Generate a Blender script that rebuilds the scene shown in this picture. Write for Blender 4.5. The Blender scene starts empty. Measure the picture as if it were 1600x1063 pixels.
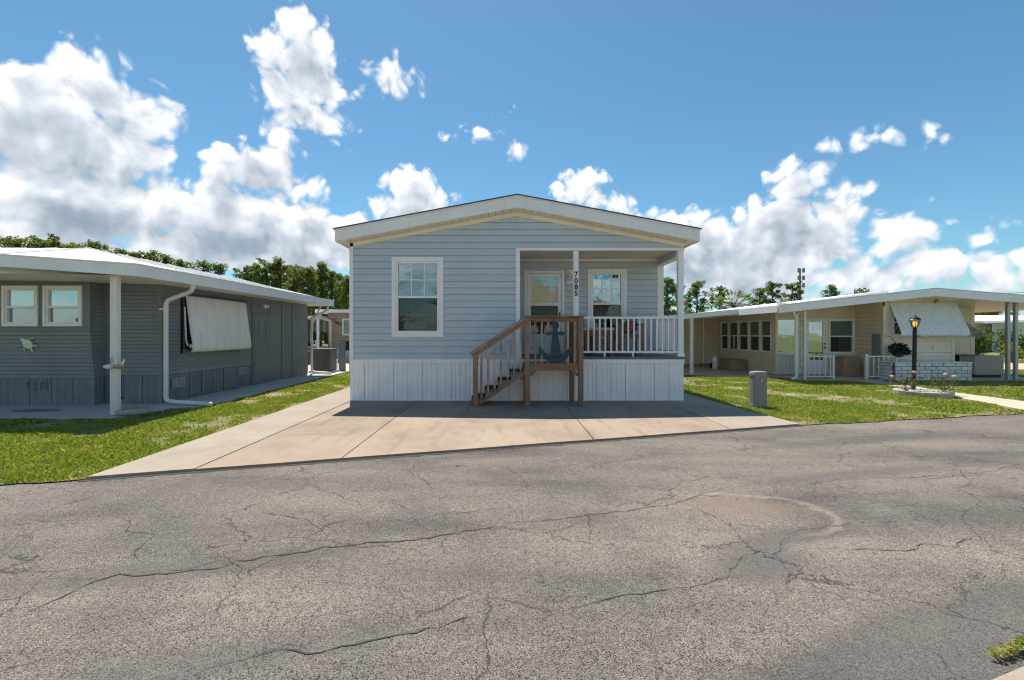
import bpy, math, random
import numpy as np
R = math.radians
rnd = random.Random(7)
S = bpy.context.scene
COL = S.collection

# ------------------------------------------------------------------ camera
F, CX, HZ, EYE = 711.0, 789.0, 522.0, 1.42          # focal length in photo pixels, vanishing point, eye height
cam = bpy.data.cameras.new('camera'); cam_o = bpy.data.objects.new('camera', cam); COL.objects.link(cam_o)
cam.sensor_width = 36.0; cam.lens = 36.0 * F / 1600.0
cam.shift_x = (800.0 - CX) / 1600.0
cam.shift_y = (HZ - 531.5) / 1600.0
cam.clip_start = 0.05; cam.clip_end = 2000
cam_o.location = (0, 0, EYE); cam_o.rotation_euler = (R(90), 0, 0)
S.camera = cam_o
S.view_settings.view_transform = 'Standard'; S.view_settings.look = 'None'
S.view_settings.gamma = 1.0; S.view_settings.exposure = EXPOSURE = 0.84
S.render.engine = 'CYCLES'
S.cycles.use_denoising = True; S.cycles.filter_width = 1.15
S.cycles.max_bounces = 6; S.cycles.diffuse_bounces = 3; S.cycles.glossy_bounces = 3
S.cycles.transparent_max_bounces = 12; S.cycles.transmission_bounces = 4
S.cycles.sample_clamp_indirect = 6.0
S.cycles.use_adaptive_sampling = True; S.cycles.adaptive_threshold = .025

# ------------------------------------------------------------------ world: physical sky with procedural cumulus
SUN = np.array([-0.15, 0.42, 1.0]); SUN /= np.linalg.norm(SUN)
SUN_EL = math.asin(SUN[2]); SUN_AZ = math.atan2(SUN[0], SUN[1])       # azimuth from +Y towards +X
W = bpy.data.worlds.new('World'); S.world = W; W.use_nodes = True
WT = W.node_tree; WT.nodes.clear()

class NG:
    """small helper that writes node networks"""
    def __init__(s, tree): s.t = tree
    def n(s, typ, ins=(), out=0, **kw):
        nd = s.t.nodes.new(typ)
        for k, v in kw.items(): setattr(nd, k, v)
        items = ins.items() if isinstance(ins, dict) else enumerate(ins)
        for k, v in items:
            if v is None: continue
            if isinstance(v, bpy.types.NodeSocket): s.t.links.new(v, nd.inputs[k])
            else: nd.inputs[k].default_value = v
        return nd.outputs[out]
    def m(s, op, a=None, b=None, c=None, clamp=False): return s.n('ShaderNodeMath', (a, b, c), operation=op, use_clamp=clamp)
    def v(s, op, a=None, b=None, c=None): return s.n('ShaderNodeVectorMath', (a, b, c), out=1 if op in ('LENGTH', 'DOT_PRODUCT', 'DISTANCE') else 0, operation=op)
    def sc(s, a, k): return s.n('ShaderNodeVectorMath', {0: a, 3: k}, operation='SCALE')
    def noise(s, vec, scale, detail=3, rough=.55, out=0, dist=0, **kw):
        return s.n('ShaderNodeTexNoise', {'Vector': vec, 'Scale': scale, 'Detail': detail, 'Roughness': rough, 'Distortion': dist}, out=out, **kw)
    def mix(s, f, a, b, bt='MIX'):
        nd = s.t.nodes.new('ShaderNodeMix'); nd.data_type = 'RGBA'; nd.blend_type = bt; nd.clamp_factor = True
        for i, v in ((0, f), (6, a), (7, b)):
            if isinstance(v, bpy.types.NodeSocket): s.t.links.new(v, nd.inputs[i])
            else: nd.inputs[i].default_value = v if i == 0 else (*v[:3], 1)
        return nd.outputs[2]
    def ss(s, x, a, b):                                  # smoothstep
        return s.n('ShaderNodeMapRange', {0: x, 1: a, 2: b}, interpolation_type='SMOOTHSTEP')
    def ramp(s, x, stops):
        nd = s.t.nodes.new('ShaderNodeValToRGB'); s.t.links.new(x, nd.inputs[0]); e = nd.color_ramp.elements
        while len(e) < len(stops): e.new(0.5)
        for q, (p, c) in zip(e, stops): q.position = p; q.color = (*c[:3], 1)
        return nd.outputs[0]

def px_dir(u, v):
    a, b = (u - CX) / F, (HZ - v) / F
    return math.atan(a), math.atan(b / math.hypot(1, a))
# cumulus lobes (centre u, v and radii in photo pixels, thickness), turned into azimuth and elevation
LOBES = [(112,92,48,32,1),(62,140,62,46,1),(165,140,72,52,1),(228,172,42,42,1),(70,215,120,68,1.2),(185,232,78,56,1.2),
 (262,238,26,18,.8),(130,318,150,62,1.5),(20,310,70,60,1.2),(240,330,62,56,1.4),(60,395,200,50,1.2),(270,392,85,46,1.3),
 (-130,250,120,90,1.3),(-160,370,150,70,1.3),
 (462,48,40,36,.9),(424,84,40,42,.8),(482,100,54,52,.8),(512,140,38,34,.6),(452,140,48,38,.7),(480,182,60,30,.6),(438,204,28,20,.7),
 (518,226,32,7,.3),(612,124,34,26,.35),(590,112,22,12,.25),
 (405,262,70,42,1),(345,300,46,36,1),(446,250,34,30,.9),(455,295,46,22,.8),(360,356,100,58,1.3),(470,372,86,54,1.1),(556,352,44,24,.9),
 (570,388,70,44,1),(642,304,42,34,.9),(672,318,34,30,.9),(640,345,60,34,1),
 (730,206,36,14,.25),(790,236,20,13,.2),(797,179,13,7,.15),
 (908,288,36,26,.9),(884,306,40,24,.9),(942,322,34,20,.8),(960,345,60,24,.9),(1048,346,32,24,.8),(1084,348,30,24,.7),(1112,372,46,44,.9),(1080,410,90,44,1),
 (1236,264,34,20,.9),(1252,296,46,36,1),(1226,340,60,44,1.1),(1296,322,52,34,1),(1338,300,20,14,.6),(1200,388,80,56,1.3),(1278,372,66,46,1.2),
 (1386,320,36,12,.5),(1180,430,110,40,1.2),
 (1354,232,52,19,.35),(1282,234,22,10,.2),(1450,220,22,14,.25),
 (1414,362,50,28,.8),(1390,388,66,18,.8),(1540,374,46,20,.6),(1588,376,20,10,.4),(1478,392,64,10,.5),
 (1322,430,56,38,.9),(1400,428,66,36,1),(1486,430,66,38,1),(1556,432,54,30,1),(1640,420,80,40,1),(1510,412,40,18,.8)]
w = NG(WT)
WT.nodes.new('ShaderNodeTexCoord'); dirv = WT.nodes[-1].outputs['Generated']
def lobe_params():
    out = []
    for (u, v_, ru, rv, th) in LOBES:
        a0, e0 = px_dir(u, v_)
        ra = (px_dir(u + ru, v_)[0] - px_dir(u - ru, v_)[0]) / 2; re = (px_dir(u, v_ - rv)[1] - px_dir(u, v_ + rv)[1]) / 2
        out.append((a0, e0, ra * 1.27, re * 1.27, th))
    return out
LP = lobe_params()
sp = WT.nodes.new('ShaderNodeSeparateXYZ'); WT.links.new(dirv, sp.inputs[0])
az = w.m('WRAP', w.m('ARCTAN2', sp.outputs[0], sp.outputs[1]), R(60), R(-60))       # the sky in view goes on all round
el = w.m('ARCSINE', sp.outputs[2])
P0 = w.n('ShaderNodeCombineXYZ', (az, el, 0.0))
def warped(p):
    wn = w.noise(p, 9, 2, .5, out=1, noise_dimensions='2D')
    return w.v('ADD', p, w.sc(w.v('SUBTRACT', wn, (.5, .5, .5)), .05))
def detail(p):
    bill = w.n('ShaderNodeTexVoronoi', {'Vector': p, 'Scale': 24.0, 'Detail': 1.5, 'Roughness': .5, 'Lacunarity': 2.3}, feature='F1', voronoi_dimensions='2D')
    fine = w.noise(p, 19, 5, .55, noise_dimensions='2D')
    return w.m('ADD', w.m('MULTIPLY', w.m('SUBTRACT', .50, bill), .036), w.m('MULTIPLY', w.m('SUBTRACT', fine, .5), .052))
PA = warped(P0); PB = w.v('ADD', PA, (-.010, .032, 0))
DA, DB = detail(PA), detail(PB)
def field(p, lobes):
    acc = None
    for (a0, e0, ra, re, th) in lobes:
        l = w.v('LENGTH', w.v('MULTIPLY_ADD', p, (1/ra, 1/re, 0), (-a0/ra, -e0/re, 0)))
        rm = (min(ra, re) * .5 + .25 * (ra + re)) * (.72 + .28 * min(th, 1.3))
        q = w.m('MULTIPLY_ADD', l, -rm, rm)
        acc = q if acc is None else w.m('SMOOTH_MAX', acc, q, .012)
    return acc
skyt = WT.nodes.new('ShaderNodeTexSky'); skyt.sky_type = 'NISHITA'; skyt.sun_disc = False
skyt.sun_elevation = SUN_EL; skyt.sun_rotation = SUN_AZ; skyt.air_density = 1.0; skyt.dust_density = .3; skyt.ozone_density = 3.0
SKY_STRENGTH, CLOUD_GAIN = .070, .67
skyc = w.v('MULTIPLY', skyt.outputs[0], (.68, 1.0, 1.01))
def bg(col, st):
    nd = WT.nodes.new('ShaderNodeBackground'); WT.links.new(col, nd.inputs[0]); nd.inputs[1].default_value = st; return nd.outputs[0]
def mixsh(f, a, b):
    nd = WT.nodes.new('ShaderNodeMixShader'); WT.links.new(f, nd.inputs[0]); WT.links.new(a, nd.inputs[1]); WT.links.new(b, nd.inputs[2]); return nd.outputs[0]
plain = bg(skyc, SKY_STRENGTH)
tone = w.m('MULTIPLY', w.m('SUBTRACT', w.noise(P0, 14, 3, noise_dimensions='2D'), .5), .30)
haze = w.m('MULTIPLY', w.ss(el, .10, .0), .85)
corevar = w.m('MULTIPLY_ADD', w.noise(P0, 6.5, 3, .55, noise_dimensions='2D'), 2.6, -.48, clamp=True)
def sector(lobes):
    ba, bb = field(PA, lobes), field(PB, lobes)
    keep = w.ss(ba, -.022, .006)                                                      # no scraps far from a cloud
    fa, fb = w.m('MULTIPLY_ADD', DA, keep, ba), w.m('ADD', bb, DB)
    alpha = w.m('MAXIMUM', w.ss(fa, -.004, .022), haze)
    relief = w.m('MULTIPLY_ADD', w.m('SUBTRACT', fa, fb), 10.0, .47, clamp=True)   # sunlit tops and shaded undersides of the billows
    core = w.m('MULTIPLY', w.ss(ba, .014, .080), corevar)                                                       # light lost inside a thick cloud
    lum = w.m('MULTIPLY', w.m('MULTIPLY_ADD', relief, .60, .42), w.m('MULTIPLY_ADD', core, -.62, 1.0))
    lum = w.m('ADD', lum, tone, clamp=True)
    cloud = w.ramp(lum, [(.0, (.17, .23, .31)), (.32, (.32, .39, .47)), (.6, (.62, .67, .73)), (.84, (.96, .97, .99)), (1, (1.12, 1.11, 1.09))])
    return mixsh(alpha, plain, bg(cloud, CLOUD_GAIN))
edges = [R(a) for a in (-60, -42, -33, -22, -8, 16, 32, 42, 60)]
shaders = []
for e0_, e1_ in zip(edges, edges[1:]):
    shaders.append(sector([q for q in LP if q[0] + q[2] + .07 > e0_ and q[0] - q[2] - .07 < e1_]))
def tree(lo, hi):                                                                    # choose the sector by azimuth
    if hi - lo == 1: return shaders[lo]
    mid = (lo + hi) // 2
    return mixsh(w.m('GREATER_THAN', az, edges[mid]), tree(lo, mid), tree(mid, hi))
inzone = w.m('MULTIPLY', w.m('GREATER_THAN', el, -.01), w.m('LESS_THAN', el, max(q[1] + q[3] for q in LP) + .08))
wo = WT.nodes.new('ShaderNodeOutputWorld'); WT.links.new(mixsh(inzone, plain, tree(0, len(shaders))), wo.inputs[0])
W.cycles.sampling_method = 'MANUAL'; W.cycles.sample_map_resolution = 512

# ------------------------------------------------------------------ sun
sl = bpy.data.lights.new('sun', 'SUN'); sl.energy = 3.9; sl.angle = R(.53); sl.color = (1, .93, .82)
so = bpy.data.objects.new('sun', sl); COL.objects.link(so); so.location = (-10, 30, 60)
so.rotation_euler = (math.acos(SUN[2]), 0, math.atan2(SUN[0], -SUN[1]))

# ------------------------------------------------------------------ materials
MATS = {}
def srgb(r, g_, b):
    f = lambda c: (c / 255 / 12.92) if c <= 10 else ((c / 255 + .055) / 1.055) ** 2.4
    return (f(r), f(g_), f(b))
def new_mat(name):
    m = bpy.data.materials.new(name); m.use_nodes = True; t = m.node_tree
    b = t.nodes['Principled BSDF']; MATS[name] = m
    return m, NG(t), b
def objc(n): n.n('ShaderNodeTexCoord'); return n.t.nodes[-1].outputs['Object']
def posn(n): n.n('ShaderNodeNewGeometry'); return n.t.nodes[-1].outputs['Position']
def bump(n, b, h, strength=.3, dist=.01):
    o = n.n('ShaderNodeBump', {'Strength': strength, 'Distance': dist, 'Height': h}); n.t.links.new(o, b.inputs['Normal'])
def paint(name, col, rough=.5, var=.10, scale=3.0, grime=.12, bmp=.0, spec=.4, metal=0.0, pvar=.0, stretch=(1, 1, 1)):
    """painted, metal or plastic surface with slight unevenness, streaks of dirt and per-piece variation"""
    m, n, b = new_mat(name)
    p = n.v('MULTIPLY', posn(n), stretch)
    a = n.noise(p, scale, 5, .6)
    c = n.mix(n.ss(a, .25, .75), [x * (1 - var) for x in col], [min(x * (1 + var * .6), 1) for x in col])
    st = n.noise(n.v('MULTIPLY', posn(n), (7, 7, .9)), 1.3, 4, .6)
    c = n.mix(n.m('MULTIPLY', n.ss(st, .52, .80), grime), c, (.16, .14, .11))
    if pvar:
        n.n('ShaderNodeObjectInfo'); rn = n.t.nodes[-1].outputs['Random']
        c = n.mix(1.0, c, n.ramp(rn, [(0, (1 - pvar,) * 3), (1, (1 + pvar,) * 3)]), 'MULTIPLY')
    n.t.links.new(c, b.inputs['Base Color'])
    n.t.links.new(n.m('MULTIPLY_ADD', a, .2, rough - .1), b.inputs['Roughness'])
    b.inputs['Specular IOR Level'].default_value = spec; b.inputs['Metallic'].default_value = metal
    if bmp: bump(n, b, n.noise(posn(n), 60, 4, .6), bmp, .004)
    return m
paint('white_vinyl', (.86, .86, .855), .4, .05, 2, .06)
paint('white_trim', (.86, .845, .82), .42, .05, 2, .06)
paint('cream_trim', (.86, .79, .66), .45, .06, 2, .1)
paint('soffit', (.72, .67, .58), .5, .06, 3, .1)
paint('fascia_grey', (.84, .84, .83), .45, .06, 2, .12)
paint('blue_siding', (.51, .58, .635), .5, .06, 1.6, .05, .08, pvar=.03)
paint('skirt_white', (.90, .905, .91), .42, .05, 2.5, .10)
paint('grey_siding', (.215, .24, .255), .5, .12, 1.5, .12, .05, pvar=.03)
paint('grey_skirt', (.18, .205, .23), .5, .16, 2.2, .22, .05)
paint('grey_panel', (.185, .21, .212), .45, .10, 1.5, .15)
paint('beige_siding', (.80, .69, .54), .5, .07, 1.5, .10, .05)
paint('cream_siding', (.80, .73, .60), .5, .07, 1.5, .12, .05)
paint('tan_siding', (.36, .29, .23), .55, .08, 2, .1, .05)
paint('pink_siding', (.60, .40, .34), .55, .08, 2, .1)
paint('white_roof', (.82, .82, .81), .4, .08, 1.0, .12)
paint('white_metal', (.76, .76, .75), .35, .05, 3, .10)
paint('blue_metal', (.82, .84, .85), .35, .06, 3, .08)
paint('awning_white', (.85, .86, .82), .5, .10, 4, .30, stretch=(1, 1, .25))
paint('awning_blue', (.74, .82, .85), .4, .06, 3, .12)
paint('galvanised', (.42, .44, .46), .38, .10, 6, .15, metal=.3)
paint('dark_metal', (.045, .045, .045), .4, .2, 8, .0)
paint('black', (.012, .012, .013), .45, .2, 8, .0)
paint('black_grip', (.022, .021, .02), .85, .3, 30, .0, .3)
paint('interior', (.10, .10, .10), .9, .1, 2, 0)
paint('blind', (.62, .64, .62), .6, .05, 3, 0)
paint('ac_brown', (.17, .15, .145), .5, .1, 4, .1)
paint('ac_beige', (.42, .36, .29), .5, .08, 4, .15)
paint('box_grey', (.25, .255, .255), .6, .12, 5, .25, .1)
paint('box_tan', (.40, .27, .19), .6, .1, 5, .1)
paint('anchor_paint', (.04, .078, .105), .75, .35, 14, .15, .35, spec=.15)
paint('turtle_green', (.62, .76, .60), .5, .1, 20, .05)
paint('turtle_cream', (.84, .84, .72), .5, .1, 20, .05)
paint('shell_tan', (.42, .31, .22), .6, .2, 20, .05)
paint('pole_grey', (.20, .24, .27), .5, .1, 3, .1)
paint('door_bluewhite', (.60, .68, .73), .4, .05, 3, .08)
paint('sign_red', (.34, .05, .05), .5, .05, 3, 0)
paint('sign_white', (.70, .73, .74), .5, .05, 3, 0)
paint('sign_navy', (.05, .09, .16), .5, .05, 3, 0)
paint('orange', (.85, .27, .02), .5, .05, 3, 0)
paint('sky_blue', (.28, .55, .75), .5, .05, 3, 0)
paint('cushion_green', (.04, .16, .10), .9, .4, 16, 0)
paint('flower_red', (.60, .05, .06), .8, .2, 16, 0)
paint('flower_pink', (.75, .42, .42), .7, .2, 16, 0)
paint('cloth_pale', (.48, .52, .54), .9, .1, 8, 0)
paint('brick_white', (.76, .76, .75), .75, .16, 9, .16, .3, pvar=.10)
paint('mortar', (.11, .115, .125), .9, .2, 9, .2, .3)
paint('terracotta', (.33, .15, .08), .8, .15, 8, .1)
paint('pebble', (.62, .60, .57), .7, .2, 9, 0, pvar=.1)
paint('pot_concrete', (.44, .40, .34), .9, .15, 9, .2, .3)
paint('bark', (.15, .105, .075), .95, .4, 3, .2, .5)
paint('shingle', (.10, .10, .105), .9, .25, 6, .1, .4)
paint('deck_grey', (.16, .16, .165), .6, .12, 4, .1)
paint('path_concrete', (.52, .43, .34), .9, .10, 1.5, .0, .2)
paint('slab_concrete', (.46, .46, .45), .9, .12, 1.2, .0, .2)
paint('pink_paving', (.60, .38, .28), .9, .08, 1.0, .0, .2)

def wood(name, dark, light, axis):
    m, n, b = new_mat(name)
    p = objc(n); s = [26, 26, 26]; s[axis] = 1.6
    n.n('ShaderNodeObjectInfo'); rn = n.t.nodes[-1].outputs['Random']
    q = n.v('ADD', n.v('MULTIPLY', posn(n), s), n.n('ShaderNodeCombineXYZ', (n.m('MULTIPLY', rn, 40), n.m('MULTIPLY', rn, 17), 0.0)))
    gr = n.noise(q, 1.0, 5, .65, dist=.6)
    big = n.noise(posn(n), 3.5, 3, .5)
    c = n.ramp(gr, [(.3, dark), (.52, [(x + y) / 2 for x, y in zip(dark, light)]), (.72, light)])
    c = n.mix(n.ss(big, .4, .75), c, (.20, .17, .145))
    kn = n.n('ShaderNodeTexVoronoi', {'Vector': n.v('MULTIPLY', posn(n), [9 if i != axis else 4.5 for i in range(3)]), 'Scale': 1.0})
    c = n.mix(n.m('MULTIPLY', n.ss(kn, .16, .06), .8), c, (.035, .018, .01))
    c = n.mix(1.0, c, n.ramp(rn, [(0, (.75,) * 3), (1, (1.2,) * 3)]), 'MULTIPLY')
    n.t.links.new(c, b.inputs['Base Color']); b.inputs['Roughness'].default_value = .75
    bump(n, b, gr, .35, .004)
    return m
wood('wood_x', (.15, .078, .042), (.37, .205, .108), 0)
wood('wood_y', (.15, .078, .042), (.37, .205, .108), 1)
wood('wood_z', (.16, .083, .046), (.39, .215, .115), 2)
wood('wood_pale', (.32, .22, .15), (.58, .45, .35), 2)

def glass(name, tint, refl, rough=.0, body=None, bodyf=.0):
    m, n, b = new_mat(name); t = n.t; t.nodes.remove(b)
    tr = t.nodes.new('ShaderNodeBsdfTransparent'); tr.inputs[0].default_value = (*tint, 1)
    gl = t.nodes.new('ShaderNodeBsdfGlossy'); gl.inputs['Roughness'].default_value = rough; gl.inputs[0].default_value = (.9, .97, .97, 1)
    wav = n.noise(posn(n), 2.6, 2, .5)
    nb = n.n('ShaderNodeBump', {'Strength': .12, 'Distance': .03, 'Height': wav}); t.links.new(nb, gl.inputs['Normal'])
    mx = t.nodes.new('ShaderNodeMixShader'); mx.inputs[0].default_value = refl
    src = tr.outputs[0]
    if body:
        df = t.nodes.new('ShaderNodeBsdfDiffuse'); df.inputs[0].default_value = (*body, 1)
        m2 = t.nodes.new('ShaderNodeMixShader'); m2.inputs[0].default_value = bodyf
        t.links.new(src, m2.inputs[1]); t.links.new(df.outputs[0], m2.inputs[2]); src = m2.outputs[0]
    t.links.new(src, mx.inputs[1]); t.links.new(gl.outputs[0], mx.inputs[2])
    t.links.new(mx.outputs[0], t.nodes['Material Output'].inputs[0])
    return m
glass('glass_teal', (.42, .74, .78), .24)
glass('glass_screen', (.50, .52, .52), .06)
glass('glass_door', (.85, .87, .80), .17)
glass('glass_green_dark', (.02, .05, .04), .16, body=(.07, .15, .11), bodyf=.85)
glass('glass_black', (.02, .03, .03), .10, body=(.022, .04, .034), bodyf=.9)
glass('glass_sea', (.2, .4, .35), .45, body=(.38, .62, .52), bodyf=.75)
glass('glass_sea_dark', (.2, .3, .3), .38, body=(.10, .16, .14), bodyf=.8)
glass('lamp_glass', (.95, .9, .8), .10)

m, n, b = new_mat('lamp_bulb'); b.inputs['Base Color'].default_value = (1, .6, .1, 1)
b.inputs['Emission Color'].default_value = (1, .58, .10, 1); b.inputs['Emission Strength'].default_value = .55

# asphalt: exposed aggregate, worn wheel bands, fine crazing, sandy puddle mark
m, n, b = new_mat('asphalt'); p = posn(n)
chip = n.n('ShaderNodeTexVoronoi', {'Vector': p, 'Scale': 170.0, 'Randomness': 1.0}, out=1)
chd = n.n('ShaderNodeTexVoronoi', {'Vector': p, 'Scale': 170.0, 'Randomness': 1.0}, out=0)
sepc = n.n('ShaderNodeSeparateColor', (chip,))
mid = n.noise(p, 26, 4, .65)
c = n.ramp(sepc, [(0, (.145, .128, .113)), (.35, (.20, .178, .158)), (.7, (.252, .225, .20)), (1, (.35, .315, .282))])
c = n.mix(n.ss(chd, .50, .80), c, (.05, .047, .045))
c = n.mix(1.0, c, n.ramp(mid, [(.25, (.82,) * 3), (.75, (1.16,) * 3)]), 'MULTIPLY')
rot = n.n('ShaderNodeMapping', {'Vector': p, 'Rotation': (0, 0, -R(16.5)), 'Scale': (.16, .75, 1)})
band = n.noise(rot, 1.5, 4, .55, dist=.4)
c = n.mix(1.0, c, n.ramp(band, [(.32, (.56, .57, .60)), (.46, (.88, .88, .88)), (.68, (1.22, 1.18, 1.13))]), 'MULTIPLY')
blot = n.noise(p, .9, 4, .6)
c = n.mix(1.0, c, n.ramp(blot, [(.32, (.72, .73, .76)), (.52, (1, 1, 1)), (.75, (1.08, 1.05, 1.0))]), 'MULTIPLY')
def blob(cx_, cy_, rx_, ry_, a0, a1, ang=0.0, wob=.25):
    q = n.n('ShaderNodeMapping', {'Vector': n.v('SUBTRACT', p, (cx_, cy_, 0)), 'Rotation': (0, 0, -ang)})
    q = n.v('LENGTH', n.v('MULTIPLY', q, (1 / rx_, 1 / ry_, 0)))
    q = n.m('ADD', q, n.m('MULTIPLY', n.m('SUBTRACT', n.noise(p, 2.2, 4, .6), .5), wob * 2))
    return n.ss(q, a1, a0)
c = n.mix(n.m('MULTIPLY', blob(2.25, 2.16, 1.75, .36, .62, 1.05, R(18), .30), .55), c, (.072, .071, .072))     # dark, newer patch at the near edge
c = n.mix(n.m('MULTIPLY', blob(1.62, 2.88, .50, .30, .3, 1.1, R(20)), .62), c, (.085, .083, .083))
c = n.mix(n.m('MULTIPLY', blob(2.05, 3.26, .75, .15, .4, 1.1, R(15)), .62), c, (.085, .083, .083))
c = n.mix(n.m('MULTIPLY', blob(-2.2, 2.75, 1.5, .16, .4, 1.2, R(14)), .45), c, (.10, .095, .09))
c = n.mix(n.m('MULTIPLY', blob(5.2, 6.3, 2.4, .22, .3, 1.2, R(15)), .60), c, (.085, .085, .09))
c = n.mix(n.m('MULTIPLY', blob(3.6, 4.7, 1.5, .16, .3, 1.2, R(13)), .50), c, (.09, .09, .092))
c = n.mix(n.m('MULTIPLY', blob(-1.2, 2.05, .9, .14, .3, 1.2, R(12)), .35), c, (.10, .097, .095))
c = n.mix(n.m('MULTIPLY', blob(1.95, 3.82, .62, .30, .3, 1.15, 0, .2), .42), c, (.235, .165, .115))          # brown silt in the dip
rim = n.v('LENGTH', n.v('MULTIPLY', n.v('SUBTRACT', p, (1.96, 3.68, 0)), (1 / .66, 1 / .46, 0)))
rim = n.m('ADD', rim, n.m('MULTIPLY', n.m('SUBTRACT', n.noise(p, 3, 5, .6), .5), .5))
rim = n.m('MULTIPLY', n.m('MULTIPLY', n.ss(rim, .86, .98), n.ss(rim, 1.09, .99)), n.ss(n.v('DOT_PRODUCT', p, (.8, .6, 0)), 3.55, 4.0))
c = n.mix(n.m('MULTIPLY', rim, .26), c, (.46, .39, .31))
wp = n.v('ADD', p, n.sc(n.noise(p, 5, 4, .6, out=1), .22))
crk = n.n('ShaderNodeTexVoronoi', {'Vector': wp, 'Scale': 4.6}, feature='DISTANCE_TO_EDGE')
crk2 = n.n('ShaderNodeTexVoronoi', {'Vector': wp, 'Scale': 1.15}, feature='DISTANCE_TO_EDGE')
cm = n.m('MULTIPLY', n.ss(crk, .022, .004), n.ss(n.noise(p, 1.1, 3), .47, .62))
cm2 = n.m('MULTIPLY', n.ss(crk2, .008, .0015), n.ss(n.noise(p, .8, 2), .40, .55))
cm = n.m('MAXIMUM', n.m('MULTIPLY', cm, .5), n.m('MULTIPLY', cm2, .75))
c = n.mix(cm, c, (.035, .032, .03))
n.t.links.new(c, b.inputs['Base Color']); b.inputs['Roughness'].default_value = .92; b.inputs['Specular IOR Level'].default_value = .25
bump(n, b, n.m('SUBTRACT', n.m('MULTIPLY_ADD', chd, -1.0, mid), n.m('MULTIPLY', cm, 2.5)), .55, .006)

def concrete(name, col, stain, dirt=.35):
    m, n, b = new_mat(name); p = posn(n)
    a = n.noise(p, .9, 5, .6, dist=.3); fine = n.noise(p, 55, 4, .7)
    n.n('ShaderNodeObjectInfo'); rn = n.t.nodes[-1].outputs['Random']
    c = n.mix(n.ss(a, .35, .72), col, stain)
    br = n.noise(n.v('MULTIPLY', p, (3, .5, 1)), 2.0, 4, .6)
    c = n.mix(n.m('MULTIPLY', n.ss(br, .5, .75), dirt), c, [x * .72 for x in stain])
    sp_ = n.noise(p, 7, 3, .6)
    c = n.mix(n.m('MULTIPLY', n.ss(sp_, .64, .74), .25), c, [x * .55 for x in stain])
    c = n.mix(1.0, c, n.ramp(fine, [(.3, (.86,) * 3), (.7, (1.10,) * 3)]), 'MULTIPLY')
    c = n.mix(1.0, c, n.ramp(rn, [(0, (.95, .95, .95)), (1, (1.05, 1.04, 1.02))]), 'MULTIPLY')
    n.t.links.new(c, b.inputs['Base Color']); b.inputs['Roughness'].default_value = .85; b.inputs['Specular IOR Level'].default_value = .3
    bump(n, b, fine, .25, .003)
concrete('driveway_tan', (.345, .272, .212), (.26, .20, .155), .6)
concrete('driveway_pale', (.355, .305, .25), (.29, .245, .20), .35)

def turf(name, stops, dry):
    m, n, b = new_mat(name); p = posn(n)
    c = n.ramp(n.noise(p, 4, 5, .65), stops)
    c = n.mix(n.ss(n.noise(p, 1.6, 4, .6), .52, .68), c, dry)
    c = n.mix(1.0, c, n.ramp(n.noise(p, 45, 4, .7), [(.3, (.7,) * 3), (.7, (1.25,) * 3)]), 'MULTIPLY')
    n.t.links.new(c, b.inputs['Base Color']); b.inputs['Roughness'].default_value = .95
    bump(n, b, n.noise(p, 40, 4, .7), .6, .03)
turf('soil_grass', [(.3, (.11, .11, .04)), (.5, (.19, .17, .075)), (.72, (.32, .26, .145))], (.36, .28, .18))
turf('far_grass', [(.3, (.08, .11, .02)), (.5, (.15, .18, .04)), (.72, (.28, .26, .11))], (.26, .24, .11))

def leafmat(name, stops, trans=.35, rough=.55, tintn=0.0):
    m, n, b = new_mat(name); t = n.t
    n.n('ShaderNodeNewGeometry'); rn = t.nodes[-1].outputs['Random Per Island']
    c = n.ramp(rn, stops)
    if tintn:
        dry = n.ss(n.noise(posn(n), 1.6, 4, .6), .50, .68)
        c = n.mix(n.m('MULTIPLY', dry, tintn), c, (.40, .34, .17))
    t.links.new(c, b.inputs['Base Color']); b.inputs['Roughness'].default_value = rough; b.inputs['Specular IOR Level'].default_value = .25
    tr = t.nodes.new('ShaderNodeBsdfTranslucent'); t.links.new(n.mix(1.0, c, (1.5, 1.5, .6), 'MULTIPLY'), tr.inputs[0])
    mx = t.nodes.new('ShaderNodeMixShader'); mx.inputs[0].default_value = trans
    t.links.new(b.outputs[0], mx.inputs[1]); t.links.new(tr.outputs[0], mx.inputs[2]); t.links.new(mx.outputs[0], t.nodes['Material Output'].inputs[0])
leafmat('grass_blade', [(0, (.11, .18, .022)), (.5, (.22, .30, .045)), (.85, (.33, .38, .09)), (1, (.50, .45, .23))], .40, .5, .7)
leafmat('pine_leaf', [(0, (.05, .08, .026)), (.6, (.135, .18, .058)), (1, (.25, .275, .11))], .5)
leafmat('oak_leaf', [(0, (.03, .06, .016)), (.6, (.08, .13, .03)), (1, (.15, .20, .055))], .40)
leafmat('palm_leaf', [(0, (.05, .09, .02)), (.6, (.12, .18, .04)), (1, (.22, .26, .07))], .35)
leafmat('hedge_leaf', [(0, (.03, .07, .015)), (.6, (.09, .15, .03)), (1, (.20, .24, .06))], .35)
leafmat('yellow_leaf', [(0, (.16, .18, .02)), (.6, (.34, .32, .03)), (1, (.50, .45, .06))], .35)
leafmat('dark_leaf', [(0, (.010, .026, .012)), (.6, (.024, .05, .022)), (1, (.05, .085, .035))], .2)
leafmat('rose_leaf', [(0, (.06, .08, .03)), (.6, (.13, .15, .06)), (1, (.28, .22, .14))], .3)

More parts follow.
